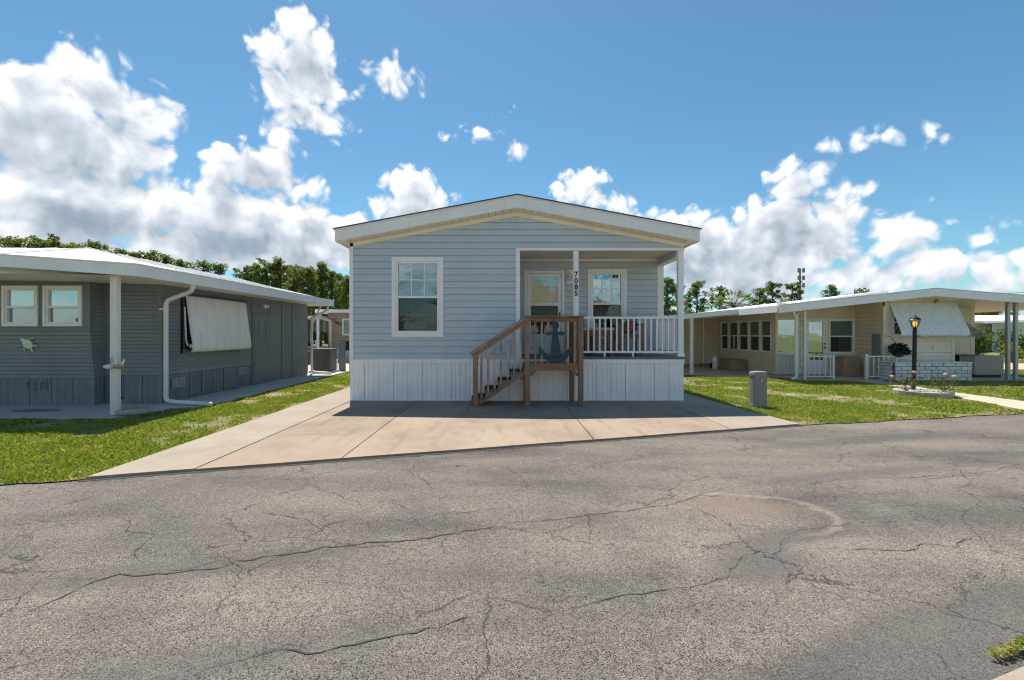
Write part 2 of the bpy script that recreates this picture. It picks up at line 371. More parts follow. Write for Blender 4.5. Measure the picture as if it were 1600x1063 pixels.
# ------------------------------------------------------------------ mesh helpers
ROOTLOC = {}
class MB:
    def __init__(s): s.v = []; s.f = []
    def add(s, vs, fs):
        o = len(s.v); s.v += [tuple(q) for q in vs]; s.f += [tuple(i + o for i in f) for f in fs]; return s
    def box(s, x0, x1, y0, y1, z0, z1):
        return s.add([(x0,y0,z0),(x1,y0,z0),(x1,y1,z0),(x0,y1,z0),(x0,y0,z1),(x1,y0,z1),(x1,y1,z1),(x0,y1,z1)],
                     [(0,3,2,1),(4,5,6,7),(0,1,5,4),(1,2,6,5),(2,3,7,6),(3,0,4,7)])
    def bar(s, a, b_, w, h, up=(0, 0, 1)):               # beam with rectangular section between two points
        a, b_ = np.array(a, float), np.array(b_, float); d = b_ - a; d /= np.linalg.norm(d)
        sd = np.cross(d, up); sd /= np.linalg.norm(sd); u = np.cross(sd, d)
        vs = [q + sx * sd * w / 2 + sz * u * h / 2 for q in (a, b_) for sx, sz in ((-1,-1),(1,-1),(1,1),(-1,1))]
        return s.add(vs, [(0,1,2,3),(7,6,5,4),(0,4,5,1),(1,5,6,2),(2,6,7,3),(3,7,4,0)])
    def prism(s, poly, fn, d0, d1):                      # polygon in 2D, fn(a, b, depth) -> 3D
        k = len(poly)
        vs = [fn(a, b_, d0) for a, b_ in poly] + [fn(a, b_, d1) for a, b_ in poly]
        return s.add(vs, [tuple(range(k))[::-1], tuple(range(k, 2 * k))] + [(i, (i + 1) % k, k + (i + 1) % k, k + i) for i in range(k)])
    def tube(s, pts, r, k=10, caps=True):
        pts = [np.array(q, float) for q in pts]; rs = r if hasattr(r, '__len__') else [r] * len(pts)
        vs = []; up = None
        for i, q in enumerate(pts):
            d = pts[min(i + 1, len(pts) - 1)] - pts[max(i - 1, 0)]; d /= np.linalg.norm(d) + 1e-9
            if up is None: up = np.array((0, 0, 1.)) if abs(d[2]) < .9 else np.array((1., 0, 0))
            a = np.cross(d, up); a /= np.linalg.norm(a) + 1e-9; bb = np.cross(d, a); up = -bb if np.dot(-bb, up) > 0 else bb
            a = np.cross(d, up); 
            vs += [q + rs[i] * (math.cos(t) * a + math.sin(t) * up) for t in np.arange(k) * 2 * math.pi / k]
        fs = [(i * k + j, i * k + (j + 1) % k, (i + 1) * k + (j + 1) % k, (i + 1) * k + j) for i in range(len(pts) - 1) for j in range(k)]
        if caps: fs += [tuple(range(k))[::-1], tuple(range((len(pts) - 1) * k, len(pts) * k))]
        return s.add(vs, fs)
    def lathe(s, c, prof, k=16):
        return s.tube([(c[0], c[1], c[2] + z) for r, z in prof], [max(r, .0005) for r, z in prof], k)
    def build(s, name, mat, parent=None, smooth=False, bevel=0, kind=None, label=None):
        me = bpy.data.meshes.new(name)
        off = np.array(ROOTLOC.get(parent.name, (0, 0, 0)) if parent else (0, 0, 0), float)
        vv = (np.array(s.v, float) - off)
        me.from_pydata(vv.tolist(), [], s.f)
        me.materials.append(MATS[mat])
        o = bpy.data.objects.new(name, me); COL.objects.link(o)
        if parent: o.parent = parent; ROOTLOC[o.name] = tuple(off)
        if smooth: me.polygons.foreach_set('use_smooth', [True] * len(me.polygons))
        if bevel:
            bv = o.modifiers.new('bevel', 'BEVEL'); bv.width = bevel; bv.segments = 2; bv.limit_method = 'ANGLE'
        if kind: o['kind'] = kind
        if label: o['label'] = label
        return o
def thing(name, label, cat, loc=(0, 0, 0), group=None):
    o = bpy.data.objects.new(name, None); COL.objects.link(o); o.location = loc; o.empty_display_size = .2
    o['label'] = label; o['category'] = cat
    if group: o['group'] = group
    ROOTLOC[o.name] = tuple(loc)
    return o
def tag(o, label, cat, group=None):
    o['label'] = label; o['category'] = cat
    if group: o['group'] = group
    return o
def box(name, mat, parent, *a, **k): return MB().box(*a).build(name, mat, parent, **k)
def inst(src, loc, parent):                               # a piece that shares its mesh with src; loc in world space
    o = src.copy(); COL.objects.link(o); o.parent = parent
    o.location = np.array(loc) - np.array(ROOTLOC.get(parent.name, (0, 0, 0))); ROOTLOC[o.name] = ROOTLOC.get(parent.name, (0, 0, 0)); return o
def piece(name, mb, mat, loc, parent, bevel=0):           # mesh about its own origin, placed at a world point
    me = bpy.data.meshes.new(name); me.from_pydata(mb.v, [], mb.f); me.materials.append(MATS[mat])
    o = bpy.data.objects.new(name, me); COL.objects.link(o); o.parent = parent
    if bevel:
        bv = o.modifiers.new('bevel', 'BEVEL'); bv.width = bevel; bv.segments = 1
    o.location = np.array(loc) - np.array(ROOTLOC.get(parent.name, (0, 0, 0))); ROOTLOC[o.name] = ROOTLOC.get(parent.name, (0, 0, 0)); return o
def gp(u, v, z=0.0):                                      # a photo point on the ground -> metres
    Y = F * (EYE - z) / (v - HZ); return ((u - CX) * Y / F, Y)

# walls: plane through (ox, oy), along unit (ux, uy), outward normal (uy, -ux)
class Plane:
    def __init__(s, ox, oy, ux, uy): s.o = (ox, oy); s.u = (ux, uy); s.n = (uy, -ux)
    def __call__(s, a, z, d): return (s.o[0] + s.u[0] * a + s.n[0] * d, s.o[1] + s.u[1] * a + s.n[1] * d, z)
def clip(poly, A, B, C):                                  # keep A*s + B*z <= C
    out = []
    for i in range(len(poly)):
        p_, q = poly[i], poly[(i + 1) % len(poly)]
        fp, fq = A * p_[0] + B * p_[1] - C, A * q[0] + B * q[1] - C
        if fp <= 0: out.append(p_)
        if (fp < 0 < fq) or (fq < 0 < fp):
            t = fp / (fp - fq); out.append((p_[0] + t * (q[0] - p_[0]), p_[1] + t * (q[1] - p_[1])))
    return out
def cells(s0, s1, a, b_, holes):
    """rectangles of the band a..b left over by the holes"""
    zs = sorted({a, b_, *[z for h in holes for z in h[2:4] if a < z < b_]})
    for za, zb in zip(zs, zs[1:]):
        cut = sorted((h[0], h[1]) for h in holes if h[2] < zb - 1e-6 and h[3] > za + 1e-6)
        x = s0
        for h0, h1 in cut:
            if h0 > x + 1e-4: yield x, min(h0, s1), za, zb
            x = max(x, h1)
        if x < s1 - 1e-4: yield x, s1, za, zb
def siding(pl, s0, s1, z0, z1, h, mat, parent, holes=(), halfplanes=(), proud=.023, joined=None, name='siding_course', back=.0, slot=.009):
    i = 0; jm = MB() if joined else None; bm = MB()
    for (x0, x1, za, zb) in cells(s0, s1, z0, z1, holes):
        poly = [(x0, za), (x1, za), (x1, zb), (x0, zb)]
        for hp in halfplanes: poly = clip(poly, *hp) if poly else poly
        if len(poly) > 2: bm.prism(poly, pl, -.016, -.008)
    bm.build('sheathing', mat, parent)
    while z0 + i * h < z1 - 1e-4:
        a, b_ = z0 + i * h, min(z0 + (i + 1) * h - slot, z1); za0 = a; i += 1
        for (x0, x1, za, zb) in cells(s0, s1, a, b_, holes):
            poly = [(x0, za), (x1, za), (x1, zb), (x0, zb)]
            for hp in halfplanes: poly = clip(poly, *hp) if poly else poly
            if len(poly) < 3: continue
            if not joined and x1 - x0 > 3.0 and len(poly) == 4 and poly[0][0] == x0 and poly[2][0] == x1:      # lapped joint between two lengths
                xs2 = x0 + (x1 - x0) * (.28 + .44 * ((i * .618) % 1)); polys = [[(x0, za), (xs2 - .0015, za), (xs2 - .0015, zb), (x0, zb)], [(xs2 + .0015, za), (x1, za), (x1, zb), (xs2 + .0015, zb)]]
            else: polys = [poly]
            for poly in polys:
                mb = jm if joined else MB(); k = len(poly)
                fr = [pl(s_, z, proud - (proud - .003) * min(max((z - za0) / h, 0) * 1.08, 1)) for s_, z in poly]
                bk = [pl(s_, z, -.004 - back) for s_, z in poly]
                mb.add(fr + bk, [tuple(range(k)), tuple(range(k, 2 * k))[::-1]] + [(i2, k + i2, k + (i2 + 1) % k, (i2 + 1) % k) for i2 in range(k)])
                if not joined: mb.build(name, mat, parent)
    if joined: return jm.build(joined, mat, parent)
def ribs(pl, s0, s1, z0, z1, width, mat, parent, name='skirting_panel', profile=((0, 0), (.24, 0), (.28, -.009), (.34, -.009), (.38, 0), (.58, 0), (.62, -.009), (.70, -.009), (.74, 0), (.96, 0), (.97, -.013), (1, -.013)), joined=None):
    """upright ribbed panels"""
    n_ = max(1, round((s1 - s0) / width)); w_ = (s1 - s0) / n_; jm = MB()
    for i in range(n_):
        mb = jm if joined else MB(); a = s0 + i * w_
        pr = [(a + q * w_, d) for q, d in profile]; k = len(pr)
        vs = [pl(s_, z, d) for z in (z0, z1) for s_, d in pr]
        fs = [(j, j + 1, k + j + 1, k + j) for j in range(k - 1)]
        mb.add(vs, fs)
        if not joined: mb.build(name, mat, parent)
    if joined: return jm.build(joined, mat, parent)
def pbox(pl, s0, s1, z0, z1, d0, d1, mb=None):
    mb = mb or MB(); return mb.prism([(s0, z0), (s1, z0), (s1, z1), (s0, z1)], pl, d0, d1)
def frame_mb(pl, s0, s1, z0, z1, t, d0, d1):
    mb = MB(); pbox(pl, s0, s0 + t, z0, z1, d0, d1, mb); pbox(pl, s1 - t, s1, z0, z1, d0, d1, mb)
    pbox(pl, s0 + t, s1 - t, z0, z0 + t, d0, d1 - .002, mb); pbox(pl, s0 + t, s1 - t, z1 - t, z1, d0, d1 - .002, mb); return mb
def window(pl, s0, s1, z0, z1, parent, trim=.09, trimmat='white_trim', up='glass_teal', low='glass_screen', grid=(3, 2), blind=True, split=.5, sash=.045, name='window', opaque=False):
    """double-hung window: window > frame, sash_rail, pane, muntin, blind"""
    w0 = frame_mb(pl, s0, s1, z0, z1, trim, -.05, .035).build(name, trimmat, parent, bevel=.006)
    a0, a1, b0, b1 = s0 + trim, s1 - trim, z0 + trim, z1 - trim
    zm = b0 + (b1 - b0) * split
    frame_mb(pl, a0, a1, b0, b1, sash, -.06, .012).build('frame', trimmat, w0)
    pbox(pl, a0 + sash, a1 - sash, zm - .02, zm + .025, -.06, .016).build('sash_rail', trimmat, w0)
    pbox(pl, a0 + sash, a1 - sash, zm + .025, b1 - sash, -.030, -.026).build('pane', up, w0)
    pbox(pl, a0 + sash, a1 - sash, b0 + sash, zm - .02, -.045, -.041).build('pane', low, w0)
    if grid:
        for (za, zb, dd) in ((zm + .025, b1 - sash, -.025), (b0 + sash, zm - .02, -.056)):
            for i in range(1, grid[0]):
                x = a0 + sash + (a1 - a0 - 2 * sash) * i / grid[0]
                pbox(pl, x - .009, x + .009, za, zb, dd - .001, dd + .006).build('muntin', trimmat, w0)
            for j in range(1, grid[1]):
                z = za + (zb - za) * j / grid[1]
                pbox(pl, a0 + sash, a1 - sash, z - .009, z + .009, dd - .0025, dd + .004).build('muntin', trimmat, w0)
    if blind:
        mb = MB(); z = b0 + .03
        while z < b1 - .02:
            mb.prism([(a0, z), (a1, z), (a1, z + .030), (a0, z + .030)], lambda s_, zz, d: pl(s_, zz, d - (zz - z) * .6), -.130, -.1335); z += .052
        mb.build('blind', 'blind', w0, kind='stuff')
    return w0

# ------------------------------------------------------------------ ground, road, drive
def struct(o): o['kind'] = 'structure'; return o
def far_edge(x): return 7.16 + (.302 if x < 4.69 else .228) * (x - 4.69)      # far side of the road
def near_edge(x): return 1.38 + .29 * x
struct(MB().add([(-500,-200,-.06),(500,-200,-.06),(500,600,-.06),(-500,600,-.06)], [(0,1,2,3)]).build('ground', 'far_grass'))
xs = [-45, -20, -10, -4.2, 0, 4.69, 7, 9.5, 14, 25, 45]
mb = MB()
for i in range(len(xs) - 1):
    a, c_ = xs[i], xs[i + 1]
    mb.add([(a, near_edge(a) - .25, -.03), (c_, near_edge(c_) - .25, -.03), (c_, far_edge(c_) + .12, -.03), (a, far_edge(a) + .12, -.03)], [(0, 1, 2, 3)])
road = struct(mb.build('road', 'asphalt'))
def crack(pts, w_, seed):
    rr = random.Random(seed); q = [np.array(gp(u, v, -.03)) for u, v in pts]
    out = [q[0]]
    for a, c_ in zip(q, q[1:]):
        L = np.linalg.norm(c_ - a); k = max(1, int(L / .05)); nrm = np.array((-(c_ - a)[1], (c_ - a)[0])) / (L + 1e-6)
        off = 0
        for i in range(1, k + 1):
            off = off * .6 + rr.gauss(0, .013)
            out.append(a + (c_ - a) * i / k + nrm * (off if i < k else 0))
    vs, fs = [], []
    for i, p_ in enumerate(out):
        d = out[min(i + 1, len(out) - 1)] - out[max(i - 1, 0)]; d /= np.linalg.norm(d) + 1e-9
        t = min(i, len(out) - 1 - i) / 6.0; ww = w_ * .62 * min(1, .15 + t) * rr.uniform(.15, 1.35) / 2
        nn = np.array((-d[1], d[0])); a, c_ = p_ + nn * ww, p_ - nn * ww
        vs += [(a[0], a[1], -.0265), (c_[0], c_[1], -.0265)]
        if i: fs.append((2 * i - 2, 2 * i, 2 * i + 1, 2 * i - 1))
    MB().add(vs, fs).build('crack', 'crack_dark', road)
paint('crack_dark', (.065, .058, .052), .95, .3, 20, 0)
Z6 = lambda L: [(x / 2, 700 + y / 2) for x, y in L]
Z7 = lambda L: [(800 + x / 2, 640 + y / 2) for x, y in L]
CR = [(Z6([(20,550),(130,495),(200,465),(290,420),(375,395),(520,395),(600,382),(690,375),(740,352),(850,338),(985,318),(1070,308),(1200,295),(1340,283),(1400,270),(1480,258),(1600,250)]) + Z7([(130,232),(230,210)])[:0], .020),
 (Z6([(380,398),(470,388),(600,375),(680,352),(740,350)]), .010),
 (Z7([(0,358),(90,350),(180,338),(230,330),(330,318),(400,310),(490,298),(580,270),(680,262)]), .012), (Z7([(0,375),(60,372),(130,380),(180,368),(230,345)]), .010),
 (Z6([(600,715),(650,690),(720,672),(790,655),(890,630),(960,645),(1070,620),(1150,605),(1300,580),(1440,535),(1500,515),(1540,490),(1600,475)]), .014),
 (Z6([(890,630),(935,632),(965,645)]), .006),
 (Z7([(120,612),(170,615),(230,612),(290,595),(350,580),(410,578),(440,570),(500,560),(580,550),(670,530),(680,500),(715,465),(750,455),(780,440),(860,432)]), .010),
 (Z7([(860,410),(920,402),(980,390)]), .007), (Z7([(920,436),(980,436),(1060,440),(1130,438),(1200,442),(1270,436),(1300,420),(1370,430),(1410,408),(1500,405),(1600,412)]), .011),
 (Z6([(375,390),(430,345),(440,310),(485,272),(440,266),(390,260),(405,228),(330,215)]), .011),
 (Z6([(0,235),(90,225),(180,230),(250,224),(330,215)]), .007), (Z6([(405,228),(500,218),(620,205),(740,190)]), .006),
 (Z6([(815,180),(820,205),(900,215),(960,222),(975,240),(1000,255),(1000,290),(985,318)]), .009),
 (Z6([(1290,75),(1330,105),(1355,130),(1410,135)]), .010), (Z6([(1210,145),(1250,180),(1350,215)]), .010), (Z6([(1360,210),(1480,200),(1600,185)]), .009),
 (Z6([(590,125),(680,120),(760,122)]), .008), (Z6([(870,92),(960,97),(1080,90)]), .008), (Z6([(1390,85),(1440,70),(1450,58)]), .007),
 (Z7([(235,150),(280,180),(320,205)]), .010), (Z7([(400,140),(420,133),(500,140),(560,138)]), .007),
 (Z7([(890,245),(980,225),(1050,215),(1200,215),(1350,210),(1480,195),(1540,182),(1600,168)]), .011), (Z7([(1280,225),(1400,208),(1500,190)]), .008),
 (Z7([(580,270),(700,235),(820,222),(900,226)]), .006), (Z7([(1020,105),(1060,95),(1070,85)]), .006),
 (Z7([(980,555),(1050,545),(1090,540),(1130,535)]), .007), (Z7([(1000,600),(1060,585),(1120,600)]), .005),
 (Z7([(80,770),(140,765),(200,730),(280,725)]), .006), (Z7([(440,720),(520,700),(570,680)]), .006), (Z7([(0,585),(40,582),(60,578)]), .007),
 (Z6([(430,540),(470,540),(350,545)]), .005), (Z6([(1100,670),(1150,680),(1180,695),(1230,700)]), .006), (Z6([(620,700),(560,640),(600,610)]), .004),
 (Z6([(770,410),(810,400),(830,385)]), .006), (Z6([(130,320),(160,325),(190,318)]), .006), (Z6([(1340,345),(1400,340),(1420,325)]), .006)]
for i, (pts, w_) in enumerate(CR): crack(pts, w_, i)

# concrete drive in front of the blue house: slabs with open joints
drive = struct(MB().add([(-4.1, 4.7, -.055), (4.6, 7.2, -.055), (4.1, 13.9, -.055), (-4.1, 13.9, -.055)], [(0, 1, 2, 3)]).build('driveway', 'mortar'))
def fe(x): return far_edge(x) + .03 + .006 * math.sin(x * 3.1)
def slab(poly, mat, z=0.0, th=.05, bev=.006):
    MB().prism(poly, lambda a, b_, d: (a, b_, d), z - th, z).build('slab', mat, drive, bevel=bev)
jx = .006
def strip(x0, x1, y1, mat, cuts=(), z=0.0):
    ys = [None, *cuts, y1]
    for a, c_ in zip(ys, ys[1:]):
        lo = (fe(x0), fe(x1)) if a is None else (a + jx, a + jx)
        pts = [(x0 + jx, lo[0])] + ([(x, fe(x)) for x in np.arange(x0 + .3, x1 - .1, .3)] if a is None else []) + [(x1 - jx, lo[1]), (x1 - jx, c_), (x0 + jx, c_)]
        slab(pts, mat, z)
strip(-4.16, -3.27, 18.5, 'driveway_pale', (9.1, 13.5), .004)
strip(-3.27, -1.87, 9.75, 'driveway_tan', (6.4,))
strip(-1.87, 1.2, 9.75, 'driveway_tan')
strip(1.2, 3.38, 9.75, 'driveway_tan')
slab([(3.386, fe(3.38)), (4.0, fe(4.0)), (4.654, fe(4.66)), (4.42, 9.3), (3.386, 9.3)], 'driveway_pale', .003); slab([(3.386, 9.312), (4.42, 9.312), (4.12, 13.8), (3.386, 13.8)], 'driveway_pale', .003)
# worn seam of broken asphalt along the drive
mb = MB(); rr = random.Random(3); xs_ = np.arange(-4.2, 4.7, .06)
top_ = [(x, far_edge(x) + .032, -.024) for x in xs_]; bot_ = [(x, far_edge(x) - .012 - abs(rr.gauss(0, .018)), -.026) for x in xs_]
mb.add(top_ + bot_, [(i, i + 1, len(xs_) + i + 1, len(xs_) + i) for i in range(len(xs_) - 1)]); mb.build('edge_seam', 'crack_dark', road)
# near-side drive: pale corner at the foot of the picture
struct(MB().prism([(2.02, 1.86), (2.35, 1.975), (9.2, 3.95), (9.2, -3), (-4, -6), (-4, .1), (1.2, 1.62)], lambda a, b_, d: (a, b_ + .03, d), -.05, -.012).build('near_driveway', 'driveway_pale', bevel=.008))

# patios and paths
struct(MB().prism([(-14, 7.62), (-6.62, 7.62), (-6.35, 7.9), (-6.3, 8.55), (-5.86, 8.75), (-5.9, 16.9), (-14, 16.9)], lambda a, b_, d: (a, b_, d), -.05, .02).build('patio', 'slab_concrete', bevel=.01))
struct(MB().prism([(-8.6, 16.92), (-4.3, 16.92), (-4.3, 30), (-9.8, 30)], lambda a, b_, d: (a, b_, d), -.05, .0).build('back_yard_paving', 'path_concrete'))
struct(MB().prism([(5.6, 15.9), (9.05, 14.75), (9.0, 13.85), (16.9, 13.85), (16.9, 21), (5.6, 21)], lambda a, b_, d: (a, b_, d), -.05, .012).build('carport_floor', 'path_concrete', bevel=.01))
path_pts = [(1345, 592), (1400, 599), (1470, 611), (1600, 627.5), (1700, 640)]; path_b = [(1700, 655), (1600, 640.5), (1500, 622), (1420, 606.5), (1330, 595)]
struct(MB().prism([gp(*q) for q in path_b] + [gp(*q) for q in path_pts], lambda a, b_, d: (a, b_, d), -.05, .006).build('path', 'path_concrete', bevel=.006))
struct(MB().prism([(17.5, 18.2), (34, 18.4), (34, 22.2), (19, 21.6)], lambda a, b_, d: (a, b_, d), -.05, .0).build('side_road', 'pink_paving'))

# ------------------------------------------------------------------ the blue house
H = thing('blue_house', 'pale blue lap-sided manufactured home numbered 7085 with gabled roof and corner porch', 'house', (.255, 9.7, 0))
XL, XR, YF, YB, YP, XP = -3.30, 3.81, 9.7, 25.0, 10.97, .31
RX, RZ, SL = .255, 4.29, .187
FA = Plane(0, YF, 1, 0); PB_ = Plane(0, YP, 1, 0)
SK = .80
mb = MB().box(XL, XL + .1, YF + .02, YB, .05, 3.25).box(XR - .1, XR, YP + .02, YB, .05, 3.25).box(XL + .1, XR - .1, YB - .1, YB, .05, 3.25)
mb.box(XP - .1, XP, YF + .02, YP + .1, .85, 3.22).box(XL + .1, XR - .1, YF + .15, YB - .1, .80, .84)
wall = mb.build('wall', 'blue_siding', H)
box('inner_wall', 'interior', H, XL + .1, XR - .1, 13.2, 13.25, .84, 3.2)
gz = lambda off: [(SL, 1, RZ - off + SL * RX), (-SL, 1, RZ - off - SL * RX)]
WZ = .275
win1 = (-2.41, -1.31, 1.35, 3.055)
door = (.47, 1.43, .93, 2.94); win2 = (1.99, 2.93, 1.30, 2.985)
C0, CH = .875, .139
grow = lambda h, e: (h[0] + e, h[1] - e, h[2] + e, h[3] - e)
siding(FA, XL + .065, XR - .005, C0, 4.2, CH, 'blue_siding', wall, [(XP - .01, XR, .5, 3.20), grow(win1, .03)], gz(WZ + .075))
siding(PB_, XP, XR - .13, .93, 3.2, CH, 'blue_siding', wall, [(door[0] + .03, door[1] - .03, .5, door[3] - .03), grow(win2, .03)])
mb = MB()
pbox(FA, XL - .01, XL + .07, C0 - .02, 3.35, -.02, .022, mb); mb.build('corner_trim', 'white_trim', H)
mb = MB(); mb.box(XR - .14, XR + .01, YP - .022, YP + .12, .93, 3.2); mb.build('corner_trim', 'white_trim', H, bevel=.004)
# skirting
ribs(FA, XL, XR, .012, SK, .305, 'skirt_white', H)
sk = MB(); sk.box(XL, XL + .01, YF + .002, YB, .01, SK); sk.box(XR - .01, XR, YF + .002, YB, .01, SK); sk.build('side_skirting', 'skirt_white', H)
pbox(FA, XL - .008, XR + .008, SK, C0 + .004, -.02, .026).build('skirting_cap', 'skirt_white', H, bevel=.005)
pbox(FA, XL - .005, XR + .005, .0, .02, -.02, .014).build('bottom_rail', 'skirt_white', H)
# porch floor, ceiling, trim, posts
pf = MB().box(XP, XR + .02, YF - .025, YP - .002, C0 + .006, .925).build('porch_floor', 'deck_grey', H)
for i in range(9):
    y0 = YF - .02 + i * .141
    box('floor_board', 'deck_grey', pf, XP + .01, XR + .02, y0, y0 + .135, .9255, .935)
pc = MB().box(XP, XR - .004, YF + .05, YP, 3.225, 3.245).build('porch_ceiling', 'soffit', H)
for i in range(17):
    x0 = XP + .01 + i * .2; box('ceiling_panel', 'soffit', pc, x0, x0 + .194, YF + .06, YP - .01, 3.215, 3.226)
box('ceiling_trim', 'white_trim', H, XP + .06, XR - .15, YP - .05, YP - .018, 3.17, 3.216)
pbox(FA, XP - .075, XR + .008, 3.195, 3.25, -.06, .024).build('header_trim', 'white_trim', H, bevel=.004)
pbox(FA, XP - .075, XP + .01, C0 + .004, 3.195, -.06, .022).build('corner_trim', 'white_trim', H, bevel=.004)
box('porch_beam', 'blue_siding', H, XR - .14, XR - .006, YF + .06, YP - .03, 3.075, 3.21)
box('beam_trim', 'cream_trim', H, XR - .155, XR - .001, YF + .06, YP - .025, 3.05, 3.074)
post = lambda x0, x1, y0=YF + .0, y1=YF + .105: box('porch_post', 'white_vinyl', H, x0, x1, y0, y1, .936, 3.194, bevel=.006)
p1 = post(1.46, 1.57, YF - .005, YF + .10); p2 = post(XR - .115, XR, YF - .005, YF + .10)
box('post_base', 'white_vinyl', H, XR - .135, XR + .018, YF - .02, YF + .12, .9352, 1.0, bevel=.004)
# gabled roof
YR0, YR1, HW = 9.40, 25.3, 3.77
zr = lambda x, off=0: RZ - off - SL * abs(x - RX)
def gable(off0, off1, y0, y1, hw, name, mat, parent=H, bevel=0):
    poly = [(RX - hw, zr(RX - hw, off0)), (RX, RZ - off0), (RX + hw, zr(RX + hw, off0)), (RX + hw, zr(RX + hw, off1)), (RX, RZ - off1), (RX - hw, zr(RX - hw, off1))]
    mb = MB(); k = 6
    vs = [(a, y, z) for y in (y0, y1) for a, z in poly]
    mb.add(vs, [(0, 1, 4, 5), (1, 2, 3, 4), (6, 11, 10, 7), (7, 10, 9, 8)] + [(i, k + i, k + (i + 1) % k, (i + 1) % k) for i in range(k)])
    return mb.build(name, mat, parent, bevel=bevel)
rf = gable(-.022, .0, YR0 - .03, YR1, HW + .03, 'roof', 'shingle')
for sgn in (-1, 1):
    poly = [(RX, RZ - .002), (RX + sgn * HW, zr(RX + HW) - .002), (RX + sgn * HW, zr(RX + HW) - .25), (RX, RZ - .255)]
    MB().prism(poly, lambda a, z, d: (a, d, z), YR0, YR0 + .03).build('fascia', 'fascia_grey', rf, bevel=.004)
    MB().prism([(RX, RZ - .001), (RX + sgn * (HW + .006), zr(RX + HW) - .001), (RX + sgn * (HW + .006), zr(RX + HW) - .036), (RX, RZ - .036)], lambda a, z, d: (a, d, z), YR0 - .014, YR0 - .001).build('drip_edge', 'white_metal', rf)
    x = RX + sgn * HW
    box('fascia', 'fascia_grey', rf, min(x, x - sgn * .03), max(x, x - sgn * .03), YR0 + .032, YR1, zr(x) - .25, zr(x) - .004)
    # sloping soffit panels of the overhang
    for i in range(25):
        a, c_ = i * HW / 25, (i + 1) * HW / 25 - .008
        MB().prism([(RX + sgn * a, zr(RX + a, .250)), (RX + sgn * c_, zr(RX + c_, .250)), (RX + sgn * c_, zr(RX + c_, .262)), (RX + sgn * a, zr(RX + a, .262))],
                   lambda q, z, d: (q, d, z), YR0 + .03, YF - .02).build('soffit_panel', 'cream_trim', rf)
    MB().prism([(RX, RZ - WZ + .01), (RX + sgn * (XR - RX), zr(XR, WZ - .01)), (RX + sgn * (XR - RX), zr(XR, WZ + .075)), (RX, RZ - WZ - .085)],
               lambda a, z, d: (a, d, z), YF - .022, YF + .01).build('frieze_board', 'cream_trim', H)
    xa, xb = sorted((RX + sgn * (XR - RX - .02), RX + sgn * (HW - .03)))
    box('soffit_panel', 'cream_trim', rf, xa, xb, YR0 + .04, YR1, zr(RX + HW, .24), zr(RX + HW, .225))
# windows and door
window(FA, *win1, H); window(PB_, *win2, H, grid=(3, 2))
D = frame_mb(PB_, door[0], door[1], .936, door[3], .065, -.04, .03).build('door', 'white_trim', H, bevel=.004)
dx0, dx1 = door[0] + .07, door[1] - .07
frame_mb(PB_, dx0, dx1, .95, door[3] - .07, .085, -.03, .012).build('door_frame', 'white_trim', D, bevel=.004)
pbox(PB_, dx0 + .085, dx1 - .085, 2.10, 2.17, -.03, .012).build('door_rail', 'white_trim', D)
pbox(PB_, dx0 + .085, dx1 - .085, 1.035, 1.42, -.03, .004).build('kick_panel', 'door_bluewhite', D)
pbox(PB_, dx0 + .085, dx1 - .085, 2.17, door[3] - .155, -.014, -.010).build('upper_pane', 'glass_door', D)
pbox(PB_, dx0 + .085, dx1 - .085, 1.42, 2.10, -.020, -.016).build('lower_pane', 'glass_screen', D)
pbox(PB_, dx0, dx1, .95, door[3] - .07, -.10, -.06).build('inner_door', 'cream_siding', D)
mb = MB()
for k in range(5): pbox(PB_, dx0 + .16 + k * .12, dx0 + .168 + k * .12, 2.17, 2.80, -.059, -.055, mb)
mb.build('bead_board', 'cloth_pale', D)
pbox(PB_, dx0 + .14, dx0 + .36, 2.66, 2.74, -.0135, -.0120).build('sticker', 'sky_blue', D)
pbox(PB_, dx1 - .055, dx1 - .03, 1.78, 1.94, .012, .03).build('handle_plate', 'black', D)
MB().tube([PB_(dx1 - .042, 1.80, .03), PB_(dx1 - .042, 1.80, .06), PB_(dx1 - .042, 1.92, .06), PB_(dx1 - .042, 1.92, .03)], .008, 8).build('handle', 'black', D)
pbox(PB_, 1.47, 1.50, 2.19, 2.24, .01, .03).build('doorbell', 'white_vinyl', H)
# wall lantern
L = pbox(PB_, 1.49, 1.66, 2.63, 2.96, .012, .035).build('wall_lantern', 'white_trim', H, bevel=.004)
c0 = PB_(1.545, 0, .10)
MB().lathe((c0[0], c0[1], 2.70), [(.012, -.03), (.03, -.01), (.045, .0), (.055, .13), (.06, .135), (.035, .17), (.01, .19)], 10).build('lantern_glass', 'lamp_glass', L)
mb = MB()
for k in range(6):
    t = k * math.pi / 3; mb.tube([(c0[0] + .046 * math.cos(t), c0[1] + .046 * math.sin(t), 2.70), (c0[0] + .058 * math.cos(t), c0[1] + .058 * math.sin(t), 2.835)], .005, 6)
mb.tube([PB_(1.545, 2.86, .03), PB_(1.545, 2.93, .06), PB_(1.545, 2.90, .10)], .008, 6); mb.build('lantern_cage', 'galvanised', L)
